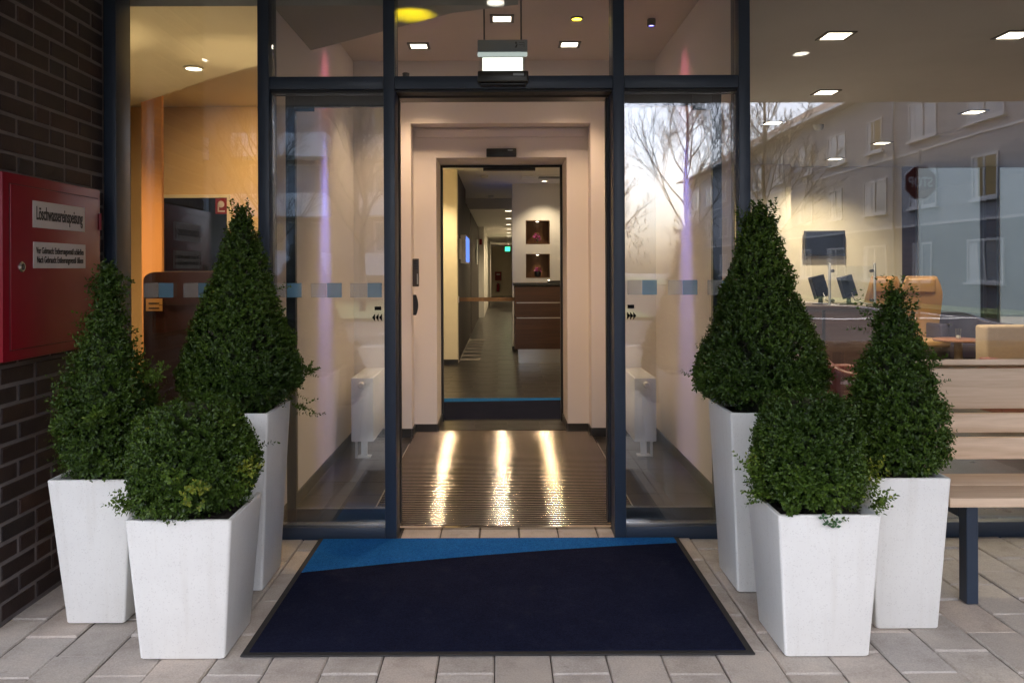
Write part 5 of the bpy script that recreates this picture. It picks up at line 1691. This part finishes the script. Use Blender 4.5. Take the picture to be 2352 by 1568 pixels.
# ------------------------------------------------------------------ street behind the camera (mirrored in the glass)
def win(b, par, x, y0, y1, z0, z1, sgn, lit=False):
    """window on a facade lying in plane X=x, looking towards sgn*X"""
    o = 1 if sgn > 0 else -1
    f = MB()
    e = .09
    f.box(x, x + o * .06, y0, y0 + e, z0, z1).box(x, x + o * .06, y1 - e, y1, z0, z1).box(x, x + o * .06, y0 + e, y1 - e, z0, z0 + e).box(x, x + o * .06, y0 + e, y1 - e, z1 - e, z1)
    ym = (y0 + y1) / 2
    f.box(x, x + o * .06, ym - e / 2, ym + e / 2, z0 + e, z1 - e)
    fo = f.build('window', MT['house_frame'], par)
    MB().box(x + o * .006, x + o * .03, y0 + e + .01, y0 + e + (y1 - y0) * random.uniform(.12, .3), z0 + e + .01, z1 - e - .01).build('curtain', MT['house_frame'], fo)
    MB().box(x + o * .005, x + o * .02, y0 + e, y1 - e, z0 + e, z1 - e).build('pane', MT['house_lit'] if lit else MT['house_glass'], fo)
    MB().box(x, x + o * .14, y0 - .1, y1 + .1, z0 - .09, z0 - .005).build('sill', MT['house_frame'], fo)
AX = 17.2
ha = thing('apartment_house', 'long pale apartment house along the side street mirrored in the lounge glass', 'building', (AX + 5, -35, 0))
MB().box(AX, AX + 11, -66, -9, -.2, 9.4).build('wall', MT['render_white'], ha)
MB().box(AX - .02, AX - .001, -66, -9, -.15, 3.1).build('base_band', MT['render_blue'], ha)
MB().extrude([(AX - .6, -8.6, 9.41), (AX + 11.6, -8.6, 9.41), (AX + 5.5, -8.6, 13)], (0, -58, 0)).build('roof', MT['roof'], ha)
for yy_ in (-9.3, -26.5, -43.5, -60.5):
    MB().lathe([(.055, 0), (.055, 9.3)], (AX - .09, yy_, 0), 8).build('downpipe', MT['pole'], ha, smooth=True)
MB().box(AX - .72, AX - .601, -66.5, -8.6, 9.36, 9.5).build('gutter', MT['pole'], ha)
for z_ in (3.12, 6.2):
    MB().box(AX - .035, AX - .0005, -66, -9, z_, z_ + .09).build('string_course', MT['house_frame'], ha)
for k in range(13):
    for fl_, z0 in enumerate((.9, 3.9, 6.7)):
        yc_ = -11.5 - k * 4.2
        w_ = 1.1 if (k + fl_) % 3 else .75
        win(None, ha, AX - .021 if fl_ == 0 else AX - .001, yc_ - w_, yc_ + w_, z0, z0 + 1.55, -1, (k * 3 + fl_ * 5) % 11 == 0)
hb = thing('balcony_block', 'white balcony block across the road mirrored behind bare trees', 'building', (-10, -36, 0))
MB().box(-26, -1.5, -44, -32, -.2, 13).build('wall', MT['render_tan'], hb)
for fz in range(4):
    for k in range(4):
        x0 = -25.5 + k * 6.2
        MB().box(x0, x0 + 4.6, -31.999, -30.6, 1.2 + fz * 2.9, 2.3 + fz * 2.9).build('balcony', MT['balcony_white'], hb)
        w = MB().box(x0 + .5, x0 + 4.1, -31.999, -31.96, 2.35 + fz * 2.9, 3.9 + fz * 2.9).build('window', MT['house_frame'], hb)
        MB().box(x0 + .62, x0 + 2.2, -31.959, -31.94, 2.45 + fz * 2.9, 3.8 + fz * 2.9).build('pane', MT['house_lit'] if (k + fz * 3) % 7 == 2 else MT['house_glass'], w)
        MB().box(x0 + 2.4, x0 + 3.98, -31.959, -31.94, 2.45 + fz * 2.9, 3.8 + fz * 2.9).build('pane', MT['house_glass'], w)
MB().box(-26.4, -1.1, -44.4, -31.6, 13.01, 13.4).build('roof', MT['roof'], hb)
hc_ = thing('far_house', 'brown house with lit windows far down the side street', 'building', (36, -50, 0))
MB().box(27.5, 40, -58, -46, -.2, 11).build('wall', MT['render_tan'], hc_)
for k in range(4):
    for z0 in (1, 4, 7):
        w = MB().box(28.3 + k * 2.6, 30.0 + k * 2.6, -45.999, -45.95, z0, z0 + 1.7).build('window', MT['house_frame'], hc_)
        MB().box(28.42 + k * 2.6, 29.88 + k * 2.6, -45.949, -45.93, z0 + .12, z0 + 1.58).build('pane', MT['house_lit'] if (k + int(z0)) % 2 == 0 else MT['house_glass'], w)
MB().box(27, 40.5, -58.5, -45.6, 11.01, 11.5).build('roof', MT['roof'], hc_)

def bare_tree(label, X, Y, H, seed, levels=5, r0=.16, lean=0.):
    rd = random.Random(seed)
    t = thing('bare_tree', label, 'tree', (X, Y, -.05), 'bare winter trees across the road')
    tr, cr = MB(), MB()
    def grow(mb, p, d, L, r, lv):
        n = 4 if lv > 1 else 3
        pts = [p]
        q = p.copy()
        dd = d.copy()
        for k in range(n):
            dd = (dd + Vector((rd.gauss(0, .10), rd.gauss(0, .10), rd.gauss(.05, .05)))).normalized()
            q = q + dd * L / n
            pts.append(q.copy())
        mb.tube(pts, r, 5 if lv >= 3 else 3, r * .4)
        if lv == 0: return
        kids = {4: 7, 3: 7, 2: 6, 1: 5}.get(lv, 5)
        for k in range(kids):
            u = .22 + .76 * (k + rd.random()) / kids
            i = min(n - 1, int(u * n))
            bp = pts[i].lerp(pts[i + 1], u * n - i)
            o = dd.orthogonal().normalized()
            o.rotate(Matrix.Rotation(rd.uniform(0, 6.28), 3, dd))
            nd = (dd * .85 + o * rd.uniform(.45, .8) + Vector((0, 0, .22))).normalized()
            grow(cr, bp, nd, L * rd.uniform(.38, .58) * (1.15 - .45 * u), max(.007, r * (.5 - .2 * u)), lv - 1)
    pts = [Vector((0, 0, 0))]
    for k in range(1, 11):
        pts.append(Vector((lean * H * k / 10 + rd.gauss(0, .06), rd.gauss(0, .06), H * .92 * k / 10)))
    tr.tube(pts, r0, 8, .02)
    nb = 26
    for k in range(nb):
        u = .20 + .78 * k / nb
        i = min(9, int(u * 10))
        bp = pts[i].lerp(pts[i + 1], u * 10 - i)
        a_ = k * 2.4 + rd.uniform(-.4, .4)
        up_ = rd.uniform(.75, 1.25) + u * .5
        grow(cr, bp, Vector((math.cos(a_), math.sin(a_), up_)).normalized(), H * rd.uniform(.24, .36) * (1.15 - .75 * u), r0 * (.42 - .28 * u), 3)
    tr.build('trunk', MT['tree_bark'], t, local=True)
    o = cr.build('crown', MT['tree_bark'], t, local=True)
    tag(o, kind='stuff')
    return t
t_specs = [('tall bare tree mirrored in the lounge side door pane', 7.6, -24.0, 14, 1, 5, .105), ('bare tree mirrored at the edge of the lounge side pane', 8.6, -17.5, 11, 2, 5, .085),
           ('dense bare tree behind the lawn near the side road', 5.4, -36.0, 11, 3, 5, .15), ('bare tree before the white balcony block', -5.0, -20.5, 11, 4, 5, .14),
           ('spreading bare tree at the far corner of the balcony block', -8.6, -20.0, 10, 5, 5, .12), ('bare tree on the lawn facing the doorway', -3.0, -27.0, 12, 6, 5, .15)]
for lb, X, Y, H, sd, lv, r0 in t_specs:
    bare_tree(lb, X, Y, H, sd, lv, r0)
hg = MB()
rd = random.Random(5)
for k in range(5200):
    X = rd.uniform(-1, 12) if rd.random() < .6 else rd.uniform(-30, 30)
    Y = -58 + rd.uniform(-5, 5) if not (5 < X < 15) else -75 + rd.uniform(-5, 5)
    hmax = 6.2 + 2.0 * math.sin(X * .45 + 2.6) + 1.1 * math.sin(X * 1.3)
    z = rd.uniform(0, hmax)
    c = Vector((X, Y, z)); d = Vector((rd.gauss(0, .6), rd.gauss(0, .6), 1)).normalized() * rd.uniform(.5, 1.5)
    u = d.orthogonal().normalized() * .035
    hg.add([c - u, c + u, c + d], [(0, 1, 2)])
    w = d.cross(u).normalized() * .3
    hg.add([c - w * .3, c + w * .3 + u, c + d * .5 + w], [(0, 1, 2)])
tag(hg.build('thicket', MT['tree_bark']), 'brown leafless thicket along the back of the lawn', 'thicket', kind='stuff')
# street signs
sp = thing('stop_sign', 'red octagonal stop sign on a pole mirrored in the lounge glass', 'sign', (10.95, -12.3, -.02))
MB().lathe([(.035, 0), (.035, 4.55)], (10.95, -12.42, -.02), 10).build('post', MT['pole'], sp, smooth=True)
oct_ = [(10.95 + .48 * math.cos(R(22.5 + 45 * k)), -12.38, 3.65 + .48 * math.sin(R(22.5 + 45 * k))) for k in range(8)]
oct2 = [(10.95 + .445 * math.cos(R(22.5 + 45 * k)), -12.364, 3.65 + .445 * math.sin(R(22.5 + 45 * k))) for k in range(8)]
MB().extrude(oct_, (0, .015, 0)).build('sign_rim', MT['sign_white'], sp)
MB().extrude(oct2, (0, .003, 0)).build('sign_plate', MT['sign_red'], sp)
lettering('STOP', .36, MT['sign_white'], sp, (10.95, -12.358, 3.65), (R(90), 0, R(180)), .68, .008)
ps = thing('parking_sign', 'blue square parking sign on a tall pole mirrored in the lounge glass', 'sign', (27.6, -36.5, -.02))
MB().lathe([(.06, 0), (.05, 7.2)], (27.6, -36.7, -.02), 10).build('post', MT['pole'], ps, smooth=True)
MB().box(27.28, 27.92, -36.62, -36.6, 2.5, 3.14).build('sign_plate', MT['sign_blue'], ps, .01)
lettering('P', .62, MT['sign_white'], ps, (27.6, -36.596, 2.82), (R(90), 0, R(180)), .30, .012)
